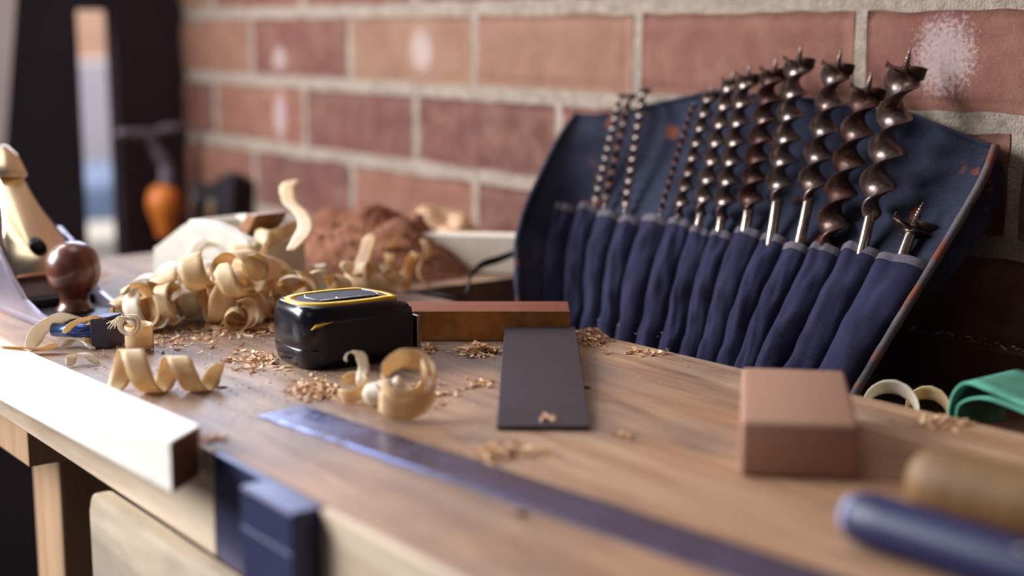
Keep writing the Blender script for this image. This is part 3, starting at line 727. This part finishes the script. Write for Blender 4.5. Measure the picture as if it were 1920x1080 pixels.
# ------------------------------------------------------------ bench plane (left)
def hand_plane():
    toe = Vector((-.905, .336, 0)); t = Vector((.998, .05, 0)).normalized()
    # local +x to the toe, +y away from the camera side
    e = empty('hand_plane', toe, 'steel bench plane with round rosewood knob at the left edge', 'hand plane', math.atan2(t.y, t.x))
    W = .028
    bm = bmesh.new(); box(bm, -.25, 0, -W, W, .0003, .005, .0008); obj('sole', bm, M_CASTIRON, e, smooth=False)
    prof = [(-.25, .0045), (0, .0045), (0, .007), (-.03, .0085), (-.055, .014), (-.075, .027), (-.095, .043), (-.12, .052), (-.15, .050), (-.185, .034), (-.22, .014), (-.25, .009)]
    for s in (-1, 1):
        bm = bmesh.new(); prism(bm, prof, s * W, s * (W - .0032), lambda u, v, tt: Vector((u, tt, v)), .0004); obj('cheek', bm, M_CASTIRON if s < 0 else M_CASTIRON, e, smooth=False)
    bm = bmesh.new(); box(bm, -.245, -.004, -W + .0034, W - .0034, .005, .0062); box(bm, -.075, -.062, -W + .0034, W - .0034, .006, .012, .001); obj('bed', bm, M_BLACKIRON, e, smooth=False)
    # front knob
    bm = bmesh.new()
    lathe(bm, [(.0, .0062), (.0125, .0062), (.0128, .008), (.0102, .0105), (.0092, .014), (.0098, .0175), (.0128, .0205), (.0160, .0255), (.0180, .033), (.0174, .040), (.0146, .0465), (.0100, .0505), (.0055, .0525), (0, .053)], 36, Matrix.Translation((-.036, -.0, 0)))
    obj('knob', bm, M_KNOB, e)
    # iron + lever cap leaning back (slope axis)
    a0 = Vector((-.078, 0, .012)); sl = Vector((-math.cos(math.radians(47)), 0, math.sin(math.radians(47)))); nn_ = Vector((sl.z, 0, -sl.x))
    F = lambda u, v, t: a0 + sl * v + Vector((0, 1, 0)) * u + nn_ * t
    bm = bmesh.new(); prism(bm, [(-.0235, -.004), (.0235, -.004), (.0235, .05), (.009, .09), (-.009, .09), (-.0235, .05)], 0, .002, F, .0003); obj('iron', bm, M_STEELIRON, e, smooth=False)
    bm = bmesh.new(); cap = []
    R_ = [(.0215, .012), (.022, .030), (.0205, .044), (.0150, .062), (.0112, .080), (.0095, .094), (.0100, .101), (.0085, .108)]
    cap = R_ + [(0, .111)] + [(-x, y) for x, y in R_[::-1]]
    # split around the keyhole: build as ring of quads
    n_ = len(cap); hole = [(.0062 * math.cos(k / n_ * 2 * math.pi - .9), .034 + .0085 * math.sin(k / n_ * 2 * math.pi - .9)) for k in range(n_)]
    lv = [(0.0045, 1.0), (.0072, .93)]
    T0 = [bm.verts.new(F(u, v, .0028)) for u, v in cap]; T1 = [bm.verts.new(F(u * .99, v, .0060)) for u, v in cap]; T2 = [bm.verts.new(F(u * .9, .06 + (v - .06) * .95, .0075)) for u, v in cap]
    H1 = [bm.verts.new(F(u, v, .0082)) for u, v in hole]; H0 = [bm.verts.new(F(u, v, .0025)) for u, v in hole]
    for ra, rb in ((T0, T1), (T1, T2), (T2, H1), (H1, H0)):
        for k in range(n_): bm.faces.new((ra[k], ra[(k + 1) % n_], rb[(k + 1) % n_], rb[k]))
    obj('lever_cap', bm, M_CHROME, e, sharp=40)
    bm = bmesh.new(); lathe(bm, [(0, .010), (.0038, .0098), (.005, .008), (.005, .003)], 16, Matrix.Translation(a0) @ sl.to_track_quat('Y', 'Z').to_matrix().to_4x4() @ Matrix.Translation((0, .037, 0))); obj('cap_screw', bm, M_BLACKIRON, e)
    # cam lever at the top
    bm = bmesh.new(); prism(bm, [(-.011, .094), (.011, .094), (.0095, .112), (.004, .122), (-.004, .122), (-.0095, .112)], .0068, .0125, F, .0018); obj('cam_lever', bm, M_CHROME, e)
    bm = bmesh.new(); box(bm, -.165, -.105, -.016, .016, .006, .03, .003); obj('frog', bm, M_BLACKIRON, e, smooth=False)
    bm = bmesh.new(); tube(bm, spline([(-.20, 0, .006), (-.205, 0, .03), (-.195, 0, .055), (-.205, 0, .08), (-.235, 0, .098)], 20), [.013 + .003 * math.sin(k * .4) for k in range(21)], 14); obj('rear_handle', bm, M_KNOB, e)
hand_plane()

# ------------------------------------------------------------ dark steel dog with bar
p = at(203, 655); p2 = at(237, 645); p1 = at(177, 655)
e = empty('bench_dog', (p.x, p.y, 0), 'small dark square steel bench dog with blued bar under the shavings', 'bench dog')
d = (p2 - p).normalized(); nn = Vector((d.y, -d.x, 0))  # nn towards the camera left
Mx = Matrix(((d.x, -nn.x, 0, p.x), (d.y, -nn.y, 0, p.y), (0, 0, 1, .0002), (0, 0, 0, 1)))
q = (p1 - p); q.z = 0
Mx = Matrix(((d.x, q.normalized().x, 0, p.x), (d.y, q.normalized().y, 0, p.y), (0, 0, 1, .0002), (0, 0, 0, 1)))
bm = bmesh.new(); box(bm, 0, .016, 0, .0105, 0, .0195, .0008, 2, Mx); obj('head', bm, M_DARKSTEEL, e, smooth=False, world=True)
bm = bmesh.new(); A_ = at(178, 622, .010); B_ = at(100, 618, .010); tube(bm, [A_, B_], .0042, 14); obj('bar', bm, M_BLUEBAR, e, world=True)

# ------------------------------------------------------------ pale wooden plane body (far left)
def wooden_plane():
    A_ = at(287, 527); B_ = at(500, 572); d = (B_ - A_); d.z = 0; d.normalize(); nn = Vector((-d.y, d.x, 0))
    if nn.y < 0: nn = -nn
    e = empty('wooden_plane', A_, 'pale wooden plane body behind the shavings, worn nearly white', 'wooden plane')
    Mx = Matrix(((d.x, nn.x, 0, A_.x), (d.y, nn.y, 0, A_.y), (0, 0, 1, .0002), (0, 0, 0, 1)))
    poly = [(0, 0), (.125, 0), (.125, .040), (.120, .043), (.095, .049), (.085, .0515), (.052, .052), (.043, .045), (.012, .030), (.002, .026)]
    for t0, t1, nme in ((0, .010, 'body'),):
        bm = bmesh.new(); prism(bm, poly, 0, .010, lambda u, v, t: Mx @ Vector((u, t, v)), .0015); prism(bm, poly, .040, .050, lambda u, v, t: Mx @ Vector((u, t, v)), .0015)
        low = [(0, 0), (.125, 0), (.125, .040), (.120, .043), (.118, .044), (.112, .012), (.085, .012), (.058, .049), (.052, .052), (.043, .045), (.012, .030), (.002, .026)]
        prism(bm, low, .0095, .0405, lambda u, v, t: Mx @ Vector((u, t, v)), .0)
        obj('body', bm, M_PLANEWOOD, e, smooth=False, world=True)
    bm = bmesh.new(); prism(bm, [(.088, .014), (.096, .014), (.128, .046), (.140, .060), (.128, .060)], .011, .039, lambda u, v, t: Mx @ Vector((u - .02, t, v)), .001); obj('wedge', bm, M_WEDGE, e, smooth=False, world=True)
wooden_plane()

# ------------------------------------------------------------ pale offcut in the tray end
bm = bmesh.new()
Mx = Matrix.Translation((-1.01, .585, .0004)) @ Matrix.Rotation(math.radians(44), 4, 'Z')
box(bm, 0, .15, 0, .022, 0, .030, .001, 2, Mx)
single('timber_offcut', bm, M_PALEWOOD, 'pale timber offcut lying behind the black tie tape near the wall', 'offcut', smooth=False)

# ------------------------------------------------------------ tools at the right front
def screw_handle(name, label, cat, a, b, prof, mat, extras):
    a = Vector(a); b = Vector(b); ax = (b - a).normalized(); e = empty(name, a, label, cat)
    e.rotation_mode = 'QUATERNION'; e.rotation_quaternion = ax.to_track_quat('Z', 'X')
    bm = bmesh.new(); lathe(bm, prof, 28); obj('handle', bm, mat, e, sharp=40)
    for nm, fn, m2 in extras:
        bm = bmesh.new(); fn(bm); obj(nm, bm, m2, e, sharp=40)
    return e
R1 = .0105
screw_handle('chisel', 'chisel with glossy dark blue plastic handle at the lower right corner', 'chisel', at(1592, 962, R1 + .0003), at(1925, 1066, R1 + .0003),
    [(0, .0015), (.006, .0016), (.0092, .004), (.0104, .009), (R1, .02), (.0102, .06), (.0100, .095), (.0085, .115), (.006, .122)], M_BLUEHAND,
    [('end_cap', lambda bm: lathe(bm, [(0, -.0012), (.0052, -.001), (.0072, .0005), (.0078, .0028), (.007, .0035)], 24), M_HANDCAP),
     ('ferrule', lambda bm: lathe(bm, [(.0062, .118), (.0062, .132), (.005, .134)], 20), M_SHANK),
     ('blade', lambda bm: box(bm, -.006, .006, -.0015, .0015, .13, .24, .0003), M_SHANK),
     ('printed_mark', lambda bm: box(bm, -.0088, .0088, -.0062, .0062, .0735, .0772, .0005), M_YMARK)])
R2 = .0135
screw_handle('mallet_handle', 'turned yellowish wood tool handle lying behind the blue chisel', 'tool handle', at(1712, 893, R2 + .0003), at(1950, 945, R2 + .0003),
    [(0, 0), (.008, .0005), (.0118, .004), (.0132, .010), (R2, .02), (.0130, .05), (.0118, .09), (.0125, .12), (.011, .14), (0, .142)], M_TANHAND, [])

# green folded abrasive sheet in the tray
def sandpaper():
    e_pts = [aty(1776, 790, .615), aty(1777, 765, .615), aty(1784, 740, .615), aty(1797, 722, .615), aty(1815, 716, .615), aty(1850, 728, .615), aty(1920, 758, .615), aty(1990, 790, .615)]
    C1 = spline(e_pts, 40)
    e_pts = [aty(1789, 800, .617), aty(1791, 772, .617), aty(1797, 757, .617), aty(1818, 746, .617), aty(1850, 745, .617), aty(1900, 762, .617), aty(1990, 800, .617)]
    C2 = spline(e_pts, 36)
    bm = bmesh.new(); thick_grid(bm, 40, 6, lambda u, v: C1[int(round(u * 40))] + Vector((-.012, .060, -.004)) * v, .0014)
    thick_grid(bm, 36, 6, lambda u, v: C2[int(round(u * 36))] + Vector((-.006, .050, -.006)) * v, .0014)
    single('abrasive_sheet', bm, M_GREENTOP, 'folded green abrasive sheet in the tool tray at the right edge', 'sandpaper')
sandpaper()

# ------------------------------------------------------------ shavings
GS = 'curled wood shavings in the heap'
def ribbon(path, wv, width, th=.00035, taper=True, frill=.0):
    n_ = len(path) - 1; bm = bmesh.new()
    def f(u, v):
        i = int(round(u * n_)); wd = width
        if taper: wd = width * min(1, .45 + 5 * u, .45 + 5 * (1 - u))
        j_ = frill * noise.noise(Vector((u * 25, v * 3, width * 1000)))
        wvi = wv[i] if isinstance(wv, list) else wv
        return path[i] + wvi * ((v - .5) * wd + j_)
    thick_grid(bm, n_, 4, f, th); return bm
def helix(c, axis, r0, r1, turns, pitch, ph=0.0, n_=None, squash=1.0):
    axis = Vector(axis).normalized(); a = Vector((0, 0, 1)) - axis * axis.z
    a = a.normalized() if a.length > .1 else Vector((1, 0, 0)); b = axis.cross(a)
    n_ = n_ or int(26 * turns) + 4; P = []; 
    for i in range(n_ + 1):
        t = i / n_; r = r0 + (r1 - r0) * t; an = ph + 2 * math.pi * turns * t
        P.append(Vector(c) + axis * pitch * turns * (t - .5) + a * math.cos(an) * r * squash + b * math.sin(an) * r)
    return P, axis
def settle(bm, zmin=.0004):
    lo = min(v.co.z for v in bm.verts)
    bmesh.ops.translate(bm, verts=bm.verts[:], vec=(0, 0, zmin - lo))
def shaving(label, bm, mat=None, group=None):
    return single('wood_shaving', bm, mat or M_SHAV, label, 'wood shaving', group)
# the long corkscrew at the left
A_ = at(200, 738); B_ = at(412, 733); ax = (B_ - A_); ax.z = 0; Lx = ax.length; ax.normalize()
P = []; nW = 90
for i in range(nW + 1):
    t = i / nW; r = .0128 - .0052 * t; an = -2.2 + 2 * math.pi * 2.5 * t
    side = Vector((-ax.y, ax.x, 0))
    c_ = A_.lerp(B_, t) + Vector((0, 0, r * 1.02))
    P.append(c_ + Vector((0, 0, 1)) * math.sin(an) * r + side * math.cos(an) * r)
bm = ribbon(P, [(ax * 1).normalized()] * (nW + 1), .0125, .0004, True, .0006); settle(bm)
shaving('long corkscrew shaving behind the square timber bar', bm, M_SHAV)
# cup shaped curl beside the bench dog
c_ = at(262, 660); P, ax_ = helix(c_ + Vector((0, 0, .008)), (0.1, 0, 1), .0085, .0078, 1.25, .002, 1.0, squash=1.0)
bm = ribbon(P, [Vector((.12, -.05, 1)).normalized()] * len(P), .0145, .0004, False, .0006); settle(bm)
shaving('cup-shaped shaving standing right of the small bench dog', bm, M_SHAV)
P, ax_ = helix(at(243, 608, .02) , (.75, -.6, .1), .0075, .0035, 2.2, .0022, .5)
bm = ribbon(P, ax_, .006, .0003, True, .0012); shaving('tight frayed spiral curl on top of the cup-shaped shaving', bm, M_SHAV3)
bm = bmesh.new()
for k in range(9):
    q0 = at(238 + k, 600, .024); tube(bm, spline([q0, q0 + Vector((-.003, -.004, .002)), at(205 + random.uniform(-6, 12), 612 + random.uniform(-10, 6), .019)], 8), .00025, 5)
single('wood_fibre', bm, M_SHAV3, 'wispy white wood fibres hanging off the tight spiral curl', 'wood fibres', kind='stuff')
# pieces in front of the plane
def strip(label, pts, wv, width, mat=None, group=None, n_=40, frill=.0006):
    P = spline(pts, n_); bm = ribbon(P, Vector(wv).normalized(), width, .0004, True, frill); return shaving(label, bm, mat, group)
strip('broad curved shaving arching over the blued bar', [at(55, 655, .001), at(75, 620, .010), at(105, 600, .016), at(130, 592, .018), at(170, 602, .014)], (.2, -1, .5), .011, M_SHAV3)
strip('flat golden shaving lying left of the bench dog', [at(0, 650, .003), at(40, 652, .004), at(80, 655, .003), at(105, 645, .006)], (.4, -.9, .35), .008, M_SHAV)
strip('arched shaving just above the bench dog head', [at(120, 625, .013), at(140, 606, .018), at(180, 595, .02), at(205, 602, .017)], (.3, -.8, .4), .005, M_SHAV)
strip('upright golden shaving pressed against the bench dog head', [at(166, 650, .001), at(163, 635, .006), at(166, 615, .012), at(172, 605, .016)], (.6, .7, 0), .005, M_SHAV2)
strip('pale flat shaving between the bench dog and the timber bar', [at(120, 650, .001), at(135, 638, .004), at(160, 640, .004), at(175, 655, .001)], (.3, -.8, .2), .008, M_SHAV3)
strip('small isolated curved shaving behind the timber bar', [at(132, 686, .0008), at(136, 668, .005), at(158, 664, .006), at(182, 682, .001)], (.3, -.9, .1), .0075, M_SHAV3)
strip('dark golden wisp on the bare bench right of the plane knob', [at(178, 530, .002), at(190, 518, .004), at(203, 512, .006)], (.5, -.6, .2), .005, M_SHAV2)
# front curl group by the tape
strip('upright white shaving standing in front of the tape measure', [at(690, 735, .004), at(678, 715, .010), at(682, 690, .016), at(676, 665, .023), at(664, 658, .025)], (.62, .70, .1), .0058, M_SHAV3)
strip('thin hooked fibre reaching left of the upright shaving', [at(664, 658, .0245), at(652, 662, .0235), at(647, 672, .021), at(650, 678, .0195)], (.5, .7, .3), .0012, M_SHAV3, n_=16)
P, ax_ = helix(at(660, 738, .004), (.2, -.3, .9), .0075, .0085, .8, .001, 2.3)
bm = ribbon(P, Vector((.15, -.2, 1)).normalized(), .0075, .0004, True, .0006); settle(bm); shaving('half-loop shaving at the foot of the upright white one', bm, M_SHAV)
P, ax_ = helix(at(762, 745, .010), (.60, -.42, .68), .0165, .0095, 1.5, .003, 2.2)
bm = ribbon(P, Vector((.30, -.15, 1)).normalized(), .0115, .0004, False, .0009); settle(bm); shaving('wide cone-shaped curl lying in front of the tape measure', bm, M_SHAV)
P, ax_ = helix(at(716, 738, .007), (.8, .4, .25), .0062, .0052, 1.4, .004, .4)
bm = ribbon(P, ax_, .012, .0004, True, .0009); settle(bm); shaving('bright folded shaving between the upright and the cone-shaped curl', bm, M_SHAV3)
P, ax_ = helix(at(745, 722, .012), (.5, .5, .6), .005, .003, 1.3, .002, 1.4)
bm = ribbon(P, ax_, .006, .0004, True, .0006); shaving('tiny inner curl inside the wide cone-shaped shaving', bm, M_SHAV3)
# two pale curls in the tray
for (px, py, rad, lab, mt) in ((1668, 748, .0165, 'large pale hoop shaving in the tray below the roll corner', M_SHAV3), (1738, 752, .013, 'smaller dull hoop shaving in the tray beside the green sheet', M_SHAV)):
    c_ = aty(px, py + 10, .635 if px < 1700 else .655); P, ax_ = helix(c_ - Vector((0, 0, rad * .35)), (.45, -.85, .25), rad, rad * .9, .95, .002, 3.2)
    bm = ribbon(P, Vector((.35, -.35, .85)).normalized(), .010, .0005, True, .0004); shaving(lab, bm, mt)
# the heap
RNG = random.Random(21)
def rand_curl(px, py, z, r, wd, mat, label='pale curled shaving in the heap between plane and tape measure', group=GS):
    c_ = at(px, py, z); th = RNG.uniform(0, math.pi); ax_ = Vector((math.cos(th), math.sin(th), RNG.uniform(-.3, .5)))
    P, a2 = helix(c_, ax_, r, r * RNG.uniform(.6, 1.1), RNG.uniform(.3, .95), wd * RNG.uniform(.2, 1.3), RNG.uniform(0, 6))
    bm = ribbon(P, a2, wd, .0004, True, .0012)
    lo = min(v.co.z for v in bm.verts)
    if lo < .0004: bmesh.ops.translate(bm, verts=bm.verts[:], vec=(0, 0, .0004 - lo))
    shaving(label, bm, mat, group)
heap = []
for (px, py, z, k, spx, spy) in ((255, 590, .010, 7, 24, 14), (300, 572, .014, 8, 24, 18), (345, 550, .018, 8, 24, 20), (395, 545, .020, 9, 26, 24), (430, 575, .012, 7, 26, 14), (480, 575, .010, 7, 26, 14), (530, 572, .009, 6, 24, 12), (590, 565, .010, 5, 30, 12), (480, 505, .030, 6, 30, 14), (520, 520, .022, 4, 20, 14), (370, 500, .030, 3, 10, 12), (440, 600, .006, 5, 30, 8), (700, 530, .012, 6, 22, 14), (620, 540, .014, 4, 20, 10)):
    for _ in range(k):
        rand_curl(px + RNG.uniform(-spx, spx), py + RNG.uniform(-spy, spy), z * RNG.uniform(.7, 1.2), RNG.uniform(.008, .017), RNG.uniform(.009, .018), RNG.choice((M_SHAV, M_SHAV, M_SHAV2, M_SHAV, M_SHAV3)))
strip('tall upright shaving rising above the heap', [at(545, 470, .045), at(572, 430, .052), at(565, 400, .058), at(543, 378, .064), at(540, 350, .073), at(555, 338, .077)], (.6, .75, 0), .0115, M_SHAV)
strip('broad shaving running sideways below the tall upright one', [at(478, 440, .046), at(505, 446, .045), at(540, 432, .048), at(575, 415, .053)], (-.3, .3, .9), .012, M_SHAV)
strip('white rolled end of a shaving resting on the wooden plane', [at(470, 462, .040), at(476, 442, .044), at(490, 430, .048)], (.6, .75, 0), .009, M_SHAV3)
strip('shaving falling diagonally from the wooden plane', [at(425, 490, .032), at(455, 500, .032), at(490, 485, .036), at(500, 455, .043)], (.1, -.2, 1), .009, M_SHAV)
strip('pointed upright shaving right of the brown heap', [at(668, 515, .022), at(680, 490, .027), at(690, 462, .034), at(695, 440, .040)], (.6, .75, .1), .011, M_SHAV2)
strip('large low golden shaving at the left foot of the heap', [at(215, 590, .004), at(245, 560, .012), at(300, 545, .018), at(350, 560, .014)], (.3, -.6, .75), .012, M_SHAV2)
strip('white-tipped shaving sticking up beside the wooden plane', [at(355, 520, .022), at(362, 500, .027), at(376, 478, .033)], (.6, .75, 0), .007, M_SHAV3)
for (px, py, z) in ((770, 500, .014), (790, 470, .02), (745, 470, .022), (760, 525, .008), (810, 520, .006), (730, 500, .014), (775, 440, .03), (720, 540, .006)):
    rand_curl(px, py, z, RNG.uniform(.006, .012), RNG.uniform(.006, .012), RNG.choice((M_SHAV, M_CHIP, M_SHAV2)), 'blurred tan shaving behind the tape measure near the offcut', 'tan shavings near the pale offcut')

# brown sawdust mound with flakes
def mound(name, c_, rx, ry, h, label, mat, rot=0.0):
    bm = bmesh.new(); n1, n2 = 48, 20
    def f(u, v):
        a = u * 2 * math.pi; R_ = v
        x = rx * R_ * math.cos(a); y = ry * R_ * math.sin(a)
        k = (1 - R_ * R_) ** 1.1; p_ = Vector((x, y, 0)); z = h * k + k * .35 * h * noise.noise(p_ * 45 + Vector(c_) * 9) + min(1, k * 4) * .0022 * noise.noise(p_ * 260)
        X = x * math.cos(rot) - y * math.sin(rot); Y_ = x * math.sin(rot) + y * math.cos(rot)
        return Vector((c_[0] + X, c_[1] + Y_, max(.0002, z)))
    grid(bm, n1, n2, f); bmesh.ops.remove_doubles(bm, verts=bm.verts[:], dist=.00002)
    flakes(bm, [(c_[0] + (RNG.gauss(0, .42) * rx) * math.cos(rot) - (q_ := RNG.gauss(0, .42) * ry) * math.sin(rot), c_[1], 0) for _ in range(0)], .002)
    for _ in range(420):
        a = RNG.uniform(0, 6.283); R_ = math.sqrt(RNG.random()) * 1.0; p_ = f(a / 6.283, R_)
        flake(bm, p_ + Vector((0, 0, .0006)), RNG.uniform(.0012, .0045), RNG)
    return single(name, bm, mat, label, 'sawdust', kind='stuff', smooth=False)
def flake(bm, p, s, R, flat=.35, thin=.3):
    a = R.uniform(0, 6.283); ln = s * R.uniform(.7, 1.8); wd = s * R.uniform(.25, .6); th = s * thin * .3
    M = Matrix.Translation(p) @ Matrix.Rotation(a, 4, 'Z') @ Matrix.Rotation(R.gauss(0, flat), 4, 'X') @ Matrix.Rotation(R.gauss(0, flat), 4, 'Y')
    b_ = s * R.uniform(-.25, .35)
    top = [bm.verts.new(M @ Vector((x * ln / 2, y * wd / 2, th + b_ * x * x * .6 + R.uniform(0, .1) * s))) for x, y in ((-1, -.8), (0, -1), (1, -.5), (.9, .7), (0, 1), (-1, .8))]
    bot = [bm.verts.new(v.co - Vector((0, 0, max(.00015, th)))) for v in top]
    bm.faces.new((top[0], top[1], top[4], top[5])); bm.faces.new((top[1], top[2], top[3], top[4]))
    bm.faces.new((bot[5], bot[4], bot[1], bot[0])); bm.faces.new((bot[4], bot[3], bot[2], bot[1]))
    for k in range(6): bm.faces.new((top[k], bot[k], bot[(k + 1) % 6], top[(k + 1) % 6]))
def flakes(bm, pts, s):
    for p in pts: flake(bm, Vector(p), s, RNG)
mound('sawdust_heap', (-1.015, .615, 0), .09, .085, .042, 'reddish brown heap of sawdust and chips behind the shavings', M_CHIPBR)
mound('sawdust_heap', (-1.06, .70, 0), .07, .05, .036, 'tan mound of coarse chips against the wall left of the roll', M_CHIP)
mound('sawdust_heap', (-1.13, .655, 0), .09, .05, .030, 'brown low mound of sawdust behind the wooden plane', M_CHIPBR)
def cluster(label, cxp, cyp, wpx, hpx, cnt, s, z0=.0003, hgt=.0, mat=None):
    bm = bmesh.new()
    for _ in range(int(cnt * 1.5)):
        gx_, gy_ = RNG.gauss(0, .42), RNG.gauss(0, .42); p_ = at(cxp + gx_ * wpx, cyp + gy_ * hpx, 0)
        if p_.x > TX and p_.y > back_edge(p_.x) - .003: continue
        zz = z0 + hgt * max(0, 1 - (gx_ ** 2 + gy_ ** 2) * 1.6) * RNG.random()
        flake(bm, p_ + Vector((0, 0, zz)), RNG.uniform(.45, 1.4) * s * 1.2, RNG)
    return single('wood_chips', bm, mat or M_CHIP, label, 'wood chips', kind='stuff', smooth=False)
cluster('little pile of coarse chips left of the square blade', 897, 661, 42, 12, 150, .0032, hgt=.005)
cluster('crumbled chips at the roll foot right of the square blade', 1108, 636, 42, 14, 190, .0026, hgt=.006)
cluster('few stick-like chips along the tray edge below the roll', 1205, 662, 55, 7, 16, .0042, hgt=.001)
cluster('chips scattered left of the tape measure', 480, 678, 60, 20, 110, .0030, hgt=.001)
cluster('chips on the bench just in front of the tape measure', 590, 735, 55, 22, 170, .0026, hgt=.002)
cluster('chips under the right end of the tape measure', 795, 660, 25, 14, 60, .0024, hgt=.002)
cluster('shavings crumbs around the cone-shaped curl', 790, 745, 70, 25, 90, .0024, hgt=.001)
cluster('chips left of the square blade middle', 905, 722, 40, 12, 22, .0030)
cluster('blurred chips between rule and square blade tip', 935, 850, 45, 20, 36, .0042, hgt=.003)
cluster('small blurred chips right of those at the blade tip', 1010, 852, 45, 12, 14, .0036)
cluster('two chips right of the blade tip in the open bench', 1172, 818, 26, 14, 9, .0036)
cluster('pinch of chips resting on the square blade tip', 1028, 797, 14, 6, 12, .0024, z0=.0032)
cluster('pale splinters between timber bar end and vise', 400, 826, 30, 9, 14, .0036)
cluster('chips on the bench strip beside the tray, right of the sanding block', 1790, 792, 90, 16, 60, .0030, hgt=.001)
cluster('chips fallen on the bench left of the corkscrew shaving', 330, 640, 120, 25, 110, .0026)
cluster('chips along the foot of the shavings heap', 470, 620, 170, 14, 220, .0032, hgt=.002)
bm = bmesh.new()
for _ in range(4200):
    px = RNG.uniform(150, 1300); py = RNG.uniform(600, 900) ; p_ = at(px, py, 0)
    if RNG.random() > math.exp(-((px - 560) / 420) ** 2 - ((py - 690) / 110) ** 2) * 1.1 or p_.y < .285 and p_.x > -.56: continue
    flake(bm, p_ + Vector((0, 0, .0002)), RNG.uniform(.0004, .0014), RNG)
single('sawdust', bm, M_CHIP, 'fine sawdust specks scattered over the bench around the tape measure', 'sawdust', kind='stuff', smooth=False)
bm = bmesh.new()
for _ in range(90):
    p_ = Vector((RNG.uniform(-.62, -.42), RNG.uniform(.7525, .767), .0002)); flake(bm, p_, RNG.uniform(.0012, .0035), RNG)
single('sawdust', bm, M_CHIP, 'crumbs along the dark board at the foot of the brick wall', 'sawdust', kind='stuff', smooth=False)
